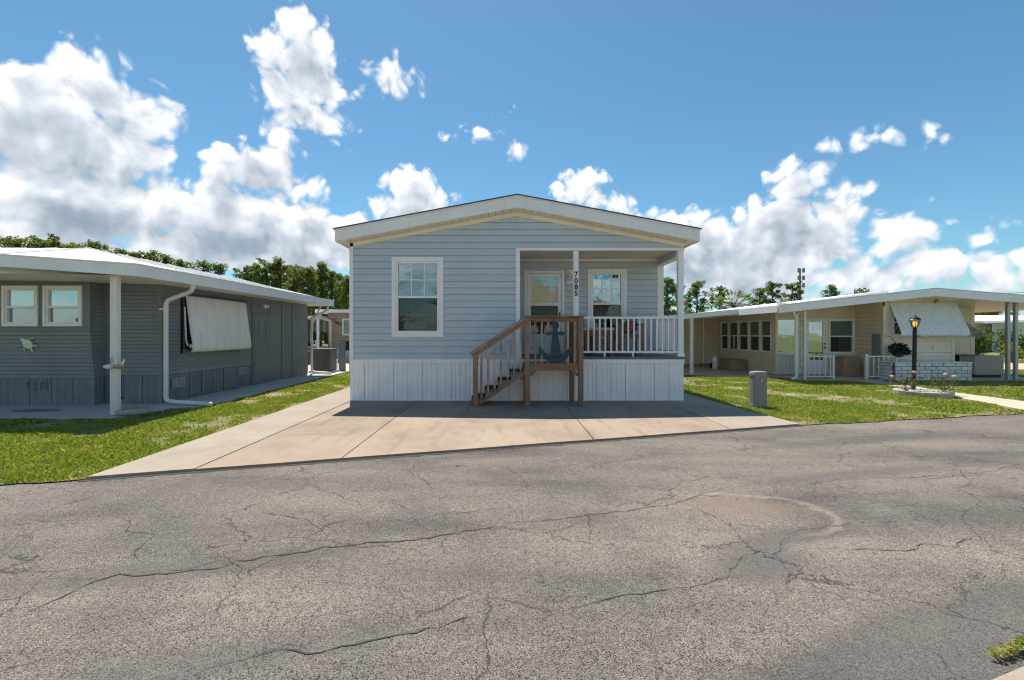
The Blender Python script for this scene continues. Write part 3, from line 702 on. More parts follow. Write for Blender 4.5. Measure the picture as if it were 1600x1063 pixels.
# numbers on the post
def digits(text, mat, parent, place, size, name='house_number', gap=None):
    for i, ch in enumerate(text):
        cu = bpy.data.curves.new(name, 'FONT'); cu.body = ch; cu.size = size; cu.extrude = .004; cu.offset = .004; cu.align_x = 'CENTER'; cu.align_y = 'CENTER'
        to = bpy.data.objects.new('tmp', cu); COL.objects.link(to)
        me = bpy.data.meshes.new_from_object(to.evaluated_get(bpy.context.evaluated_depsgraph_get())); bpy.data.objects.remove(to)
        me.materials.append(MATS[mat]); o = bpy.data.objects.new(name, me); COL.objects.link(o); o.parent = parent
        rl = np.array(ROOTLOC.get(parent.name, (0, 0, 0))); o.location = np.array(place(i)) - rl; o.rotation_euler = (R(90), 0, 0)
digits('7085', 'black', p1, lambda i: (1.515, YF - .010, 2.685 - i * .135), .155)
# porch railing
rl = MB().box(1.58, XR - .116, YF + .012, YF + .068, 1.745, 1.79).build('railing', 'white_vinyl', H, bevel=.004)
box('bottom_rail', 'white_vinyl', rl, 1.58, XR - .116, YF + .02, YF + .06, 1.015, 1.055)
bal = piece('baluster', MB().box(-.016, .016, -.016, .016, 0, .69), 'white_vinyl', (1.66, YF + .04, 1.055), rl)
for i in range(1, 17): inst(bal, (1.66 + i * .1222, YF + .04, 1.055), rl)
for x in (2.13, 2.74): box('rail_foot', 'white_vinyl', rl, x - .018, x + .018, YF + .022, YF + .058, .9355, 1.0155)
r2 = MB().box(XR - .085, XR - .03, YF + .101, YP - .023, 1.745, 1.79).build('railing', 'white_vinyl', H, bevel=.004)
box('bottom_rail', 'white_vinyl', r2, XR - .075, XR - .04, YF + .101, YP - .023, 1.015, 1.055)
for i in range(9): inst(bal, (XR - .058, YF + .17 + i * .122, 1.055), r2)

# ------------------------------------------------------------------ things on and at the porch
st = thing('wooden_staircase', 'brown timber staircase and railed landing leading up to the blue porch', 'staircase', (.4, 9.3, 0))
LZ, LY0, LY1 = .84, 8.95, 9.66
ps = .095
def newel(x, y, z1, m='wood_z', z0=.002): return box('post', m, st, x - ps / 2, x + ps / 2, y - ps / 2, y + ps / 2, z0, z1, bevel=.006)
newel(.44, LY0 + .01, 1.735); newel(1.49, LY0, 1.74); newel(-.58, LY0 + .01, 1.02); newel(1.40, LY1 - .13, 1.735); newel(.44, LY1 - .08, .80)
box('rim_joist', 'wood_x', st, .49, 1.44, LY0 - .02, LY0 + .02, .70, .80, bevel=.004)
box('rim_joist', 'wood_x', st, .49, 1.35, LY1 - .10, LY1 - .06, .70, .80)
box('rim_joist', 'wood_y', st, .40, .44, LY0 + .06, LY1 - .13, .66, .80); box('rim_joist', 'wood_y', st, 1.45, 1.49, LY0 + .05, LY1 - .06, .70, .80)
for i in range(5):
    y0 = LY0 - .03 + i * .139; box('deck_board', 'wood_x', st, .38 if i else .49, 1.53 if i else 1.44, y0, y0 + .133, .802, LZ, bevel=.004)
box('top_rail', 'wood_x', st, .36, 1.56, LY0 - .055, LY0 + .085, 1.742, 1.778, bevel=.006)
box('rail_board', 'wood_x', st, .49, 1.44, LY0 - .018, LY0 + .018, 1.66, 1.735, bevel=.004)
box('top_rail', 'wood_y', st, 1.42, 1.56, LY0 + .088, LY1 - .05, 1.742, 1.778, bevel=.006)
bw = piece('baluster', MB().box(-.019, .019, -.019, .019, 0, .86), 'wood_pale', (.60, LY0 + .045, LZ - .02), st)
for i in range(1, 7): inst(bw, (.60 + i * .129, LY0 + .045, LZ - .02), st)
for i in range(4): inst(bw, (1.49, LY0 + .12 + i * .125, LZ - .005), st)
# flight
T = [(.166, -.50), (.335, -.245), (.505, .01), (.675, .255)]           # tread top, centre x
for k, (z, x) in enumerate(T):
    box('tread', 'wood_y', st, x - .145, x + .135, LY0 + .03, LY1 - .06, z - .04, z, bevel=.004)
    box('grip_strip', 'black_grip', st, x - .155, x + .11, LY0 + .06, LY1 - .09, z + .0005, z + .012)
    box('nosing', 'black', st, x - .160, x - .146, LY0 + .025, LY1 - .06, z - .045, z + .010)
for y in (LY0 + .005, LY1 - .10):
    poly = [(-.72, .004), (-.52, .004), (.39, .615), (.39, .80), (.34, .635 + .0), (.12, .635), (.12, .465), (-.135, .465), (-.135, .295), (-.39, .295), (-.39, .126), (-.66, .126)]
    MB().prism(poly, lambda a, z, d: (a, d, z), y, y + .035).build('stringer', 'wood_x', st)
for i in range(7):
    x = -.46 + i * .128; z0 = .18 + (x + .46) * .665; z1 = 1.00 + (x + .46) * .70
    box('baluster', 'wood_pale', st, x - .018, x + .018, LY0 - .028, LY0 + .004, z0, z1)
hx = lambda x: 1.105 + (x + .60) * .655
MB().bar((-.64, LY0 + .012, hx(-.64) - .10), (.40, LY0 + .012, hx(.40) - .10), .035, .085).build('rail_board', 'wood_x', st, bevel=.003)
MB().bar((-.68, LY0 + .012, hx(-.68) - .035), (.42, LY0 + .012, hx(.42) - .035), .13, .036).build('handrail', 'wood_pale', st, bevel=.005)
MB().bar((-.70, LY0 + .012, hx(-.70) - .004), (.43, LY0 + .012, hx(.43) - .004), .10, .020).build('handrail_cover', 'pole_grey', st, bevel=.004)
for a, c_ in (((.39, .50), (.20, .66)), ((.49, .60), (.60, .70)), ((1.44, .60), (1.33, .70))):
    MB().bar((a[0], LY0 + .05, a[1]), (c_[0], LY0 + .05, c_[1]), .035, .06).build('brace', 'wood_x', st)

A = thing('anchor_ornament', 'weathered blue-grey boat anchor hung on the front of the landing rail', 'anchor', (.985, 8.92, .86))
AX, AY = .985, 8.895
def apoly(poly, name, d0=-.02, d1=.02, bevel=.010):
    return MB().prism([(AX + 1.06 * a, .845 + 1.05 * z) for a, z in poly], lambda a, z, d: (a, AY + d, z), d0, d1).build(name, 'anchor_paint', A, bevel=bevel)
ring = [(.062 * math.cos(t), .71 + .062 * math.sin(t)) for t in np.linspace(0, 2 * math.pi, 25)[:-1]]
mb = MB(); vs = []; K = 24
for t in np.linspace(0, 2 * math.pi, K + 1)[:-1]:
    for r_, d in ((.030, -.016), (.066, -.016), (.066, .016), (.030, .016)): vs.append((AX + r_ * 1.1 * math.cos(t), AY + d, .845 + .742 + r_ * 1.1 * math.sin(t)))
mb.add(vs, [(4 * i + j, 4 * i + (j + 1) % 4, 4 * ((i + 1) % K) + (j + 1) % 4, 4 * ((i + 1) % K) + j) for i in range(K) for j in range(4)]); mb.build('ring', 'anchor_paint', A)
apoly([(-.04, .58), (.04, .58), (.030, .655), (-.030, .655)], 'neck', -.018, .018)
apoly([(-.178, .545), (-.150, .520), (-.045, .528), (.045, .528), (.150, .520), (.178, .545), (.172, .585), (.150, .59), (.045, .578), (-.045, .578), (-.150, .59), (-.172, .585)], 'crossbar', -.024, .024)
apoly([(-.058, .53), (.058, .53), (.098, .12), (-.098, .12)], 'shank', -.021, .021)
lo = [(.30 * math.sin(t), .345 - .345 * math.cos(t) * 1.0) for t in np.linspace(-1.12, 1.12, 15)]
up = [(.255 * math.sin(t), .385 - .27 * math.cos(t)) for t in np.linspace(1.0, -1.0, 15)]
apoly(lo + up, 'arms', -.0225, .0225)
for sg in (-1, 1):
    apoly([(sg * .292, .17), (sg * .315, .21), (sg * .285, .335), (sg * .245, .26), (sg * .19, .215), (sg * .24, .20)][::sg], 'fluke', -.026, .026)
mb = MB().tube([(AX - .06, AY - .005, 1.60), (AX - .03, AY + .005, 1.735)], .006, 6); mb.build('hanging_cord', 'dark_metal', A)
# mailbox-like black box beside the landing
tag(box('junction_box', 'black', None, 1.56, 1.61, 9.42, 9.55, .63, .78, bevel=.008), 'small black box fixed to the skirting beside the landing post', 'electrical box')

PT = thing('porch_table', 'brown wooden porch table with pale top behind the white railing', 'table', (2.02, 10.35, .9352))
box('table_top', 'cloth_pale', PT, 1.62, 2.42, 10.05, 10.65, 1.50, 1.56, bevel=.008)
for x in (1.68, 2.02, 2.36):
    for y in (10.1, 10.6): box('leg', 'wood_z', PT, x - .035, x + .035, y - .035, y + .035, .9358, 1.497)
box('apron', 'wood_x', PT, 1.66, 2.38, 10.08, 10.11, 1.38, 1.497)
ch = thing('porch_chair', 'brown wooden porch chair behind the railing holding a floral cushion', 'chair', (2.78, 10.4, .9352))
for x in (2.55, 3.05):
    box('leg', 'wood_z', ch, x - .03, x + .03, 10.10, 10.16, .9358, 1.62); box('leg', 'wood_z', ch, x - .03, x + .03, 10.64, 10.70, .9358, 1.84)
    box('armrest', 'wood_y', ch, x - .045, x + .045, 10.06, 10.70, 1.621, 1.65)
box('seat', 'wood_x', ch, 2.58, 3.02, 10.09, 10.69, 1.30, 1.42)
for i in range(4): box('back_slat', 'wood_x', ch, 2.58, 3.02, 10.655, 10.685, 1.46 + i * .1, 1.53 + i * .1)
mb = MB(); cu = tag(MB().box(2.62, 2.98, 10.22, 10.36, 1.425, 1.72).build('cushion', 'cushion_green', None, bevel=.05), 'dark green floral cushion on the porch chair', 'cushion')
rr = random.Random(5)
for k in range(16):
    x, z = rr.uniform(2.64, 2.96), rr.uniform(1.45, 1.70); m_ = rr.choice(['flower_red', 'cloth_pale', 'turtle_green']); r0 = rr.uniform(.018, .04)
    mbp = MB().prism([(x + r0 * rr.uniform(.7, 1.2) * math.cos(t), z + r0 * rr.uniform(.7, 1.2) * math.sin(t)) for t in np.linspace(0, 6.0, 8)], lambda a, zz, d: (a, d, zz), 10.2, 10.216 + .003)
    mbp.build('flower_print', 'flower_red' if k < 3 else m_, cu)
fb = MB()
for k in range(5): fb.prism([(2.80 + .05 * math.cos(t) + .03 * math.cos(k * 1.26), 1.63 + .045 * math.sin(t) + .03 * math.sin(k * 1.26)) for t in np.linspace(0, 5.5, 8)], lambda a, z, d: (a, d, z), 10.190 - k * .001, 10.198)
fb.build('flower_print', 'flower_red', cu)
CH2 = thing('side_chair', 'dark brown slatted chair on the porch beside the front door', 'chair', (1.72, 10.5, .9352))
for x in (1.52, 1.86):
    for y in (10.72, 10.86): box('leg', 'wood_z', CH2, x - .025, x + .025, y - .025, y + .025, .9358, 1.36 if y < 10.8 else 1.78)
box('seat', 'wood_x', CH2, 1.49, 1.89, 10.69, 10.89, 1.361, 1.40); 
for i in range(3): box('back_slat', 'wood_x', CH2, 1.55, 1.83, 10.85, 10.875, 1.46 + i * .11, 1.53 + i * .11)

# sign standing inside the left window and the orange sticker
SG = thing('window_sign', 'red and white realty sign standing inside the left window of the blue house', 'sign', (-1.83, 9.78, 1.46))
sx0, sx1 = -2.05, -1.60
FI = Plane(0, 9.775, 1, 0)
frame_mb(FI, sx0, sx1, 1.47, 1.82, .014, -.005, .008).build('frame', 'sign_white', SG)
pbox(FI, sx0 + .014, sx1 - .014, 1.60, 1.805, -.004, .002).build('red_panel', 'sign_red', SG)
MB().prism([(sx0 + .05, 1.625), (sx1 - .05, 1.625), (sx1 - .10, 1.66), (-1.825, 1.675), (sx0 + .10, 1.66)], FI, .002, .004).build('emblem', 'sign_white', SG)
pbox(FI, sx0 + .014, sx1 - .014, 1.485, 1.60, -.004, .003).build('white_panel', 'sign_white', SG)
mb = MB()
for k in range(9): pbox(FI, sx0 + .05 + k * .04, sx0 + .077 + k * .04, 1.515, 1.54 + .008 * (k % 3), .003, .0045, mb)
mb.build('lettering', 'sign_navy', SG)
MB().prism([(-1.475 + .040 * math.cos(t), 2.295 + .030 * math.sin(t)) for t in np.linspace(0, 6.28, 13)[:-1]], FA, -.0255, -.022).build('sticker', 'orange', H)
MB().prism([(2.60, 2.77), (2.74, 2.77), (2.74, 2.84), (2.60, 2.84)], PB_, -.0255, -.023).build('sticker', 'black', H)
mb = MB().prism([(2.625, 2.79), (2.67, 2.82), (2.715, 2.79), (2.67, 2.775)], PB_, -.0229, -.021); mb.build('sticker_print', 'shell_tan', H)

# ------------------------------------------------------------------ the grey house on the left
G = thing('grey_house', 'charcoal grey corrugated mobile home with flat white roof on the left', 'house', (-9, 12, 0))
GE = Plane(-6.9, 0, 0, 1); GFR = Plane(0, 9.15, 1, 0); BE = Plane(-8.05, 0, 0, 1)
gs = MB().box(-14, -6.93, 15.9, 15.95, .02, 2.42).box(-14, -13.9, 9.2, 15.9, .02, 2.42).box(-14, -6.93, 9.17, 15.9, 2.40, 2.42)
gw = gs.build('wall', 'grey_siding', G)
GC = .076
siding(GFR, -8.05, -6.95, .60, 2.45, GC, 'grey_siding', gw, proud=.018, slot=.010)
siding(GE, 9.2, 12.36, .60, 2.45, GC, 'grey_siding', gw, proud=.018, slot=.010)
siding(GE, 14.75, 15.9, .60, 2.45, GC, 'grey_siding', gw, proud=.018, slot=.010)
siding(BE, 8.86, 9.14, .56, 2.45, GC, 'grey_siding', gw, proud=.014, slot=.010, halfplanes=[(-1, -.1, -8.985)])
# bay with leaning lower half
BF = lambda s_, z, d: (s_, 8.83 + max(0, (1.53 - z)) * .105 - d, z)
siding(BF, -14, -8.05, .56, 1.50, GC, 'grey_siding', gw, proud=.018, slot=.010)
siding(lambda s_, z, d: (s_, 8.86 - d, z), -14, -8.22, 2.39, 2.47, .04, 'grey_siding', gw, proud=.010)
gwin = [(-9.74, -9.045, 1.565, 2.355), (-8.945, -8.195, 1.565, 2.355)]
for (x0, x1, za, zb) in cells(-14, -8.05, 1.50, 2.39, [grow(q, .02) for q in gwin]):
    pbox(BF, x0, x1, za, zb, -.03, .0).build('bay_panel', 'grey_panel', G)
pbox(BF, -8.24, -8.05, 2.385, 2.48, -.06, -.03).build('bay_panel', 'grey_panel', G)
pbox(BF, -14, -8.04, 1.49, 1.535, -.02, .022).build('bay_sill', 'grey_panel', G)
for q in gwin: window(BF, *q, G, trim=.05, trimmat='white_vinyl', up='glass_sea', low='glass_sea_dark', grid=None, blind=False, sash=.035, split=.47)
box('curtain', 'turtle_cream', G, -9.7, -8.23, 9.02, 9.03, 1.6, 2.3)
pbox(BF, -8.36, -8.29, 1.66, 1.73, -.0405, -.038).build('sticker', 'black', G)
ribs(lambda s_, z, d: (s_, 8.935 - d, z), -14, -8.05, .02, .56, .42, 'grey_skirt', G)
ribs(BE, 8.94, 9.15, .02, .56, .2, 'grey_skirt', G)
ribs(GFR, -8.05, -6.9, .02, .60, .40, 'grey_skirt', G)
ribs(GE, 9.15, 12.36, .02, .60, .40, 'grey_skirt', G); ribs(GE, 14.75, 15.95, .02, .60, .40, 'grey_skirt', G)
pbox(GFR, -8.05, -6.89, .595, .612, -.01, .016).build('skirting_trim', 'grey_panel', G); pbox(GE, 9.15, 12.36, .598, .616, -.01, .016).build('skirting_trim', 'galvanised', G)
for (x0, x1) in ((-7.9, -7.72), (-6.97, -6.885)): pbox(GFR, x0, x1, .02, 2.45, -.02, .018).build('corner_trim', 'grey_panel', G)
pbox(GE, 9.14, 9.2, .02, 2.45, -.02, .019).build('corner_trim', 'grey_panel', G)
pbox(BF, -8.12, -8.045, .56, 1.49, -.02, .014).build('corner_trim', 'grey_panel', G)
pbox(GE, 12.36, 14.75, .02, 2.45, -.02, .004).build('shed_wall', 'grey_panel', G)
for y in (12.37, 13.36, 14.03, 14.72): pbox(GE, y, y + .03, .02, 2.43, .0, .02).build('batten', 'grey_panel', G)
sd = pbox(GE, 12.48, 13.30, .05, 1.97, .0, .028).build('door', 'grey_panel', G, bevel=.004)
frame_mb(GE, 12.70, 13.08, 1.25, 1.80, .03, .028, .038).build('door_panel', 'grey_panel', sd)
MB().tube([GE(13.22, 1.02, .03), GE(13.22, 1.02, .07)], .028, 10).build('door_knob', 'galvanised', sd)
frame_mb(GE, 12.42, 13.36, .03, 2.03, .05, .004, .022).build('door_frame', 'grey_panel', G)
pbox(GE, 11.15, 11.62, .03, .585, .0, .02).build('access_panel', 'grey_panel', G, bevel=.004)
def vent(pl, s0, s1, z0, z1, mat='grey_skirt'):
    v0 = frame_mb(pl, s0, s1, z0, z1, .02, .0, .022).build('vent', mat, G)
    for k in range(1, 3): x = s0 + (s1 - s0) * k / 3; pbox(pl, x - .012, x + .012, z0 + .02, z1 - .02, .0, .02).build('vent_bar', mat, v0)
    mb = MB(); z = z0 + .03
    while z < z1 - .03: pbox(pl, s0 + .02, s1 - .02, z, z + .010, .0, .012, mb); z += .022
    mb.build('louvre', mat, v0, kind='stuff')
VF = lambda s_, z, d: (s_, 8.935 - d, z)
vent(VF, -9.38, -8.98, .31, .50); vent(GE, 9.42, 9.78, .30, .49, 'galvanised'); vent(GE, 11.78, 12.12, .36, .54, 'galvanised')
# flood light over the shed door
fl = MB().tube([GE(12.95, 2.22, .0), GE(12.95, 2.22, .05)], .045, 12).build('flood_light', 'white_vinyl', G)
for t in (-.05, .05): MB().tube([GE(12.95 + t, 2.22, .05), GE(12.95 + t * 1.8, 2.19, .14)], [.03, .05], 10).build('lamp_head', 'white_vinyl', fl)
# roof
E = dict(a=(-6.12, 7.58, 2.57), b=(-6.12, 16.35, 2.60), c=(-10.4, 7.58, 2.87), d=(-15, 7.58, 2.55), e=(-15, 16.35, 2.58),
         p=(-8.5, 9.3, 3.165), q=(-8.5, 14.3, 3.165), r=(-15, 14.3, 3.165), s=(-15, 9.3, 3.165))
k_ = list(E); ix = {q: i for i, q in enumerate(k_)}
F_ = lambda t: tuple(ix[q] for q in t)
gr = MB().add([E[q] for q in k_], [F_('abqp'), F_('acp'), F_('cdsp'), F_('pqrs'), F_('qbe'), F_('qer')]).build('roof', 'white_roof', G)
def fascia(pa, pb_, h, t, mat, parent, name='fascia', n_=(0, 0)):
    a, c_ = np.array(pa), np.array(pb_)
    d = c_ - a; nn = np.array((d[1], -d[0], 0)); nn /= np.linalg.norm(nn)
    vs = [a, c_, c_ - (0, 0, h), a - (0, 0, h)]; vs += [q - nn * t for q in vs]
    return MB().add(vs, [(0,3,2,1),(4,5,6,7),(0,1,5,4),(1,2,6,5),(2,3,7,6),(3,0,4,7)]).build(name, mat, parent)
z_ = np.array((0, 0, .004))
fascia(np.array(E['c']) + z_, np.array(E['a']) + z_ - (.004, 0, 0), .19, .05, 'blue_metal', gr); fascia(np.array(E['d']) + z_, np.array(E['c']) + z_, .19, .05, 'blue_metal', gr)
fascia(np.array(E['a']) + z_ + (.0, .006, 0), np.array(E['b']) + z_, .19, .05, 'fascia_grey', gr); fascia(np.array(E['b']) + z_, np.array(E['e']) + z_, .19, .05, 'white_metal', gr)
# dotted drip edge
MB().bar((-6.115, 7.57, 2.583), (-10.4, 7.57, 2.883), .03, .02).build('drip_edge', 'white_roof', gr); MB().bar((-6.115, 7.57, 2.583), (-6.115, 16.35, 2.613), .03, .02).build('drip_edge', 'white_roof', gr)
MB().add([(-6.16, 7.63, 2.40), (-6.16, 16.3, 2.43), (-10.4, 16.3, 2.47), (-10.4, 7.63, 2.47), (-15, 7.63, 2.4), (-15, 16.3, 2.42)], [(0, 1, 2, 3), (3, 2, 5, 4)]).build('soffit', 'white_roof', gr)
for x in np.arange(-13.5, -6.3, .62): 
    z = 2.57 + .07 * (-6.12 - max(x, -10.4)); zt = 3.165 if x < -8.5 else None
    if zt: MB().bar((x, 7.60, z + .012 if x > -10.4 else 2.87), (x, 9.3, 3.175), .03, .022).build('roof_seam', 'white_roof', gr)
for y in np.arange(9.3, 14.4, .72): MB().bar((-6.14, y, 2.592), (-8.5, y, 3.18), .03, .022).build('roof_seam', 'white_roof', gr)
pst = box('porch_post', 'white_metal', G, -6.81, -6.69, 7.84, 7.93, .022, 2.41, bevel=.006)
for k in range(6):
    MB().tube([(-6.70, 7.838, .5 + k * .32), (-6.70, 7.844, .5 + k * .32)], .006, 8).build('screw', 'dark_metal', pst)
def pipe(pts, r, mat, parent, name='downspout'):
    P = [np.array(q, float) for q in pts]; out = [P[0]]
    for i in range(1, len(P) - 1):
        a, b_, c_ = P[i - 1], P[i], P[i + 1]; l = min(.09, np.linalg.norm(b_ - a) / 2, np.linalg.norm(c_ - b_) / 2)
        p0, p2 = b_ + (a - b_) / np.linalg.norm(a - b_) * l, b_ + (c_ - b_) / np.linalg.norm(c_ - b_) * l
        for t in np.linspace(0, 1, 5): out.append((1 - t) ** 2 * p0 + 2 * t * (1 - t) * b_ + t * t * p2)
    out.append(P[-1]); return MB().tube(out, r, 12).build(name, mat, parent, smooth=True)
dsp = pipe([(-6.17, 9.0, 2.42), (-6.20, 9.02, 2.27), (-6.78, 9.10, 2.08), (-6.78, 9.10, .09), (-6.5, 9.0, .075), (-5.7, 8.82, .06)], .042, 'white_metal', G)
box('pipe_strap', 'white_metal', dsp, -6.90, -6.73, 9.085, 9.115, 1.90, 1.93)
pipe([(-6.2, 15.95, 2.44), (-6.25, 15.98, 2.25), (-6.80, 16.02, 2.0), (-6.80, 16.02, .09), (-6.5, 15.95, .075), (-6.02, 15.7, .06)], .042, 'white_metal', G)
MB().tube([(-6.5, 16.1, 2.42), (-6.82, 16.06, 1.75)], .03, 8).build('brace', 'white_metal', G)
# roll-down awning on the side wall
prof = [(2.26, .03), (2.20, .07), (1.95, .10), (1.7, .13), (1.45, .165), (1.25, .20), (1.12, .21), (1.05, .19), (1.02, .14), (1.03, .08)]
mb = MB(); ys = np.linspace(9.75, 12.02, 24); K = len(prof)
vs = [GE(y, z, d + .006 * math.sin(i * 2.1)) for i, y in enumerate(ys) for z, d in prof] + [GE(y, z, d - .008 + .006 * math.sin(i * 2.1)) for i, y in enumerate(ys) for z, d in prof]
N_ = len(ys) * K
fs = [(i * K + j, i * K + j + 1, (i + 1) * K + j + 1, (i + 1) * K + j) for i in range(len(ys) - 1) for j in range(K - 1)]
fs += [tuple(N_ + q for q in f[::-1]) for f in fs]
fs += [(j, j + 1, N_ + j + 1, N_ + j) for j in range(K - 1)] + [((len(ys) - 1) * K + j, (len(ys) - 1) * K + j + 1, N_ + (len(ys) - 1) * K + j + 1, N_ + (len(ys) - 1) * K + j) for j in range(K - 1)]
aw = mb.add(vs, fs).build('window_awning', 'awning_white', G, smooth=True)
pbox(GE, 9.72, 12.06, 2.25, 2.30, .012, .06).build('awning_rail', 'dark_metal', aw)
for y in (9.73, 12.04): MB().tube([GE(y, 2.0, .05), GE(y, 1.3, .08), GE(y, 1.16, .12)], .018, 8).build('awning_arm', 'white_metal', aw)
MB().tube([GE(9.74, 1.16, .17), GE(9.74, 1.16, .23)], .045, 12).build('awning_roller', 'white_metal', aw)
w3 = frame_mb(GE, 9.80, 11.95, 1.10, 2.20, .05, -.04, .03).build('window', 'dark_metal', G)
pbox(GE, 9.85, 11.90, 1.15, 2.15, .0135, .016).build('pane', 'glass_black', w3)
pbox(GE, 9.66, 9.72, 1.0, 2.22, .012, .022).build('window_edge_strip', 'black', G)  # thin black strip for the dark edge left of the awning
# decorations and odds and ends of this lot
TU = thing('turtle_ornament', 'pale green sea turtle ornament on the grey wall below the windows', 'wall ornament', (-9.2, 8.84, 1.2))
def tpoly(pts, mat, name, d0=.018, d1=.045):
    c0, z0 = -9.25, 1.225
    return MB().prism([(c0 + a, z0 + b_) for a, b_ in pts], BF, d0, d1).build(name, mat, TU, bevel=.006)
ca, sa = math.cos(R(-40)), math.sin(R(-40)); ro = lambda pts: [(a * ca - b_ * sa, a * sa + b_ * ca) for a, b_ in pts]
tpoly(ro([(.105 * math.cos(t), .085 * math.sin(t)) for t in np.linspace(0, 6.28, 17)[:-1]]), 'turtle_green', 'shell', .018, .055)
for k in (-1, 0, 1): tpoly(ro([(-.06, k * .035 - .004), (.06, k * .035 - .004), (.06, k * .035 + .004), (-.06, k * .035 + .004)]), 'turtle_cream', 'shell_ridge', .055, .058)
tpoly(ro([(-.10, .02), (-.10, -.02), (-.15, -.03), (-.165, 0), (-.15, .03)]), 'turtle_cream', 'head', .018, .045)
for s_ in (-1, 1):
    tpoly(ro([(-.085, s_ * .05), (-.05, s_ * .075), (.01, s_ * .17), (.03, s_ * .165), (-.02, s_ * .10), (-.07, s_ * .035)]), 'turtle_cream', 'flipper', .016, .040)
    tpoly(ro([(.07, s_ * .045), (.09, s_ * .03), (.15, s_ * .055), (.14, s_ * .085)]), 'turtle_cream', 'flipper', .016, .040)
SH = thing('shell_ornament', 'tan and white shell ornament fastened to the white porch post', 'ornament', (-6.72, 7.83, .87))
mb = MB()
def shell(cx_, cz, mat, s=1.0):
    MB().lathe((cx_, 7.79, cz), [(.004, -.045 * s), (.05 * s, -.03 * s), (.085 * s, .0), (.075 * s, .022 * s), (.04 * s, .035 * s), (.004, .04 * s)], 12).build('shell', mat, SH, smooth=True)
shell(-6.78, .86, 'turtle_cream'); shell(-6.60, .865, 'shell_tan')
for dx in (-.055, .06): MB().tube([(-6.60 + dx * .7, 7.79, .89), (-6.60 + dx * 1.5, 7.785, .985)], [.020, .012], 8).build('spike', 'turtle_cream', SH)
MB().tube([(-6.76, 7.80, .89), (-6.76, 7.815, 1.02)], .012, 8).build('hook', 'galvanised', SH)
PR = thing('planter_ring', 'low round concrete planter saucer at the foot of the white porch post', 'planter', (-6.50, 7.98, .0))
PRB = MB().lathe((-6.50, 7.98, .021), [(.20, 0), (.25, .01), (.27, .075), (.24, .085), (.22, .035), (.02, .03)], 24).build('rim', 'pot_concrete', PR, smooth=True)
rr = random.Random(9)
for k in range(9): MB().lathe((-6.5 + rr.uniform(-.14, .14), 7.98 + rr.uniform(-.14, .14), .050), [(.004, 0), (.04, .012), (.045, .03), (.02, .048), (.003, .05)], 7).build('stone', 'shell_tan', PR)
HB = thing('water_tap', 'short galvanised water tap pipe standing beside the grey skirting', 'water tap', (-7.0, 8.3, .02))
MB().tube([(-7.0, 8.3, .021), (-7.0, 8.3, .24)], .018, 8).build('pipe', 'galvanised', HB); MB().tube([(-7.03, 8.3, .25), (-6.97, 8.3, .25)], .026, 8).build('tap_head', 'dark_metal', HB)
mt = tag(MB().prism([(-8.55 + .45 * math.cos(t), 8.3 + .16 * math.sin(t)) for t in np.linspace(0, 6.28, 25)[:-1]], lambda a, b_, d: (a, b_, d), .0204, .026).build('door_mat', 'grey_skirt', None), 'dark oval mat lying on the patio of the grey house', 'mat')
AC = thing('air_conditioner', 'dark brown air conditioner beyond the far corner of the grey house', 'air conditioner', (-6.55, 16.7, 0))
box('pad', 'slab_concrete', AC, -7.05, -6.2, 16.35, 17.15, .021, .09)
ac = box('casing', 'ac_brown', AC, -6.95, -6.3, 16.42, 17.05, .091, .86, bevel=.02)
mb = MB()
for k in range(16): pass
for x in np.arange(-6.90, -6.34, .045): mb.box(x, x + .012, 16.405, 16.418, .16, .80)
mb.build('grille', 'ac_brown', AC, kind='stuff')
box('top_cover', 'ac_brown', AC, -6.97, -6.28, 16.40, 17.07, .861, .885, bevel=.008)

# ------------------------------------------------------------------ back yard seen between the houses
UP = thing('meter_board', 'grey upright board carrying a black electric meter behind the blue house', 'meter board', (-6.1, 17.6, 0))
box('board', 'pole_grey', UP, -6.42, -6.16, 17.55, 17.62, .002, 1.22, bevel=.006)
box('post', 'pole_grey', UP, -6.02, -5.95, 17.60, 17.67, .002, 1.1); MB().tube([(-6.02, 17.5, 1.06), (-6.02, 17.62, 1.06)], .10, 14).build('meter', 'black', UP); box('meter_box', 'black', UP, -6.13, -5.90, 17.52, 17.60, .78, .98, bevel=.01)
ST = thing('white_stool', 'small white slatted stool standing in the back yard', 'stool', (-6.85, 18.0, 0))
box('seat', 'white_vinyl', ST, -7.05, -6.68, 17.8, 18.2, .34, .40, bevel=.01)
for x in (-7.03, -6.74):
    for y in (17.82, 18.14): box('leg', 'white_vinyl', ST, x, x + .05, y, y + .05, .002, .339)
for x in (-6.95, -6.88, -6.81): box('slat', 'white_vinyl', ST, x, x + .02, 17.80, 17.815, .08, .339)
tag(MB().lathe((-6.85, 18.0, .401), [(.02, 0), (.10, .005), (.13, .06), (.11, .12), (.04, .15), (.002, .16)], 12).build('folded_tarp', 'sign_navy', None, smooth=True), 'dark blue bundle lying on the white stool', 'bundle')
TH = thing('tan_house', 'tan mobile home with white roof edge in the gap behind', 'house', (-7, 24, 0))
TF = Plane(0, 23.4, 1, 0)
tw = MB().box(-9.1, -2, 23.42, 29, .5, 2.5).build('wall', 'tan_siding', TH)
siding(TF, -9.1, -6, .6, 2.5, .16, 'tan_siding', tw, joined='siding', slot=.013)
ribs(TF, -9.1, -6, .0, .62, .35, 'door_bluewhite', TH, joined='skirting')
box('roof', 'white_roof', TH, -9.6, -1.8, 23.0, 29.3, 2.50, 2.66)
pipe([(-9.5, 23.05, 2.5), (-9.3, 23.2, 2.2), (-8.95, 23.35, 2.1), (-8.95, 23.35, .1)], .06, 'white_metal', TH)
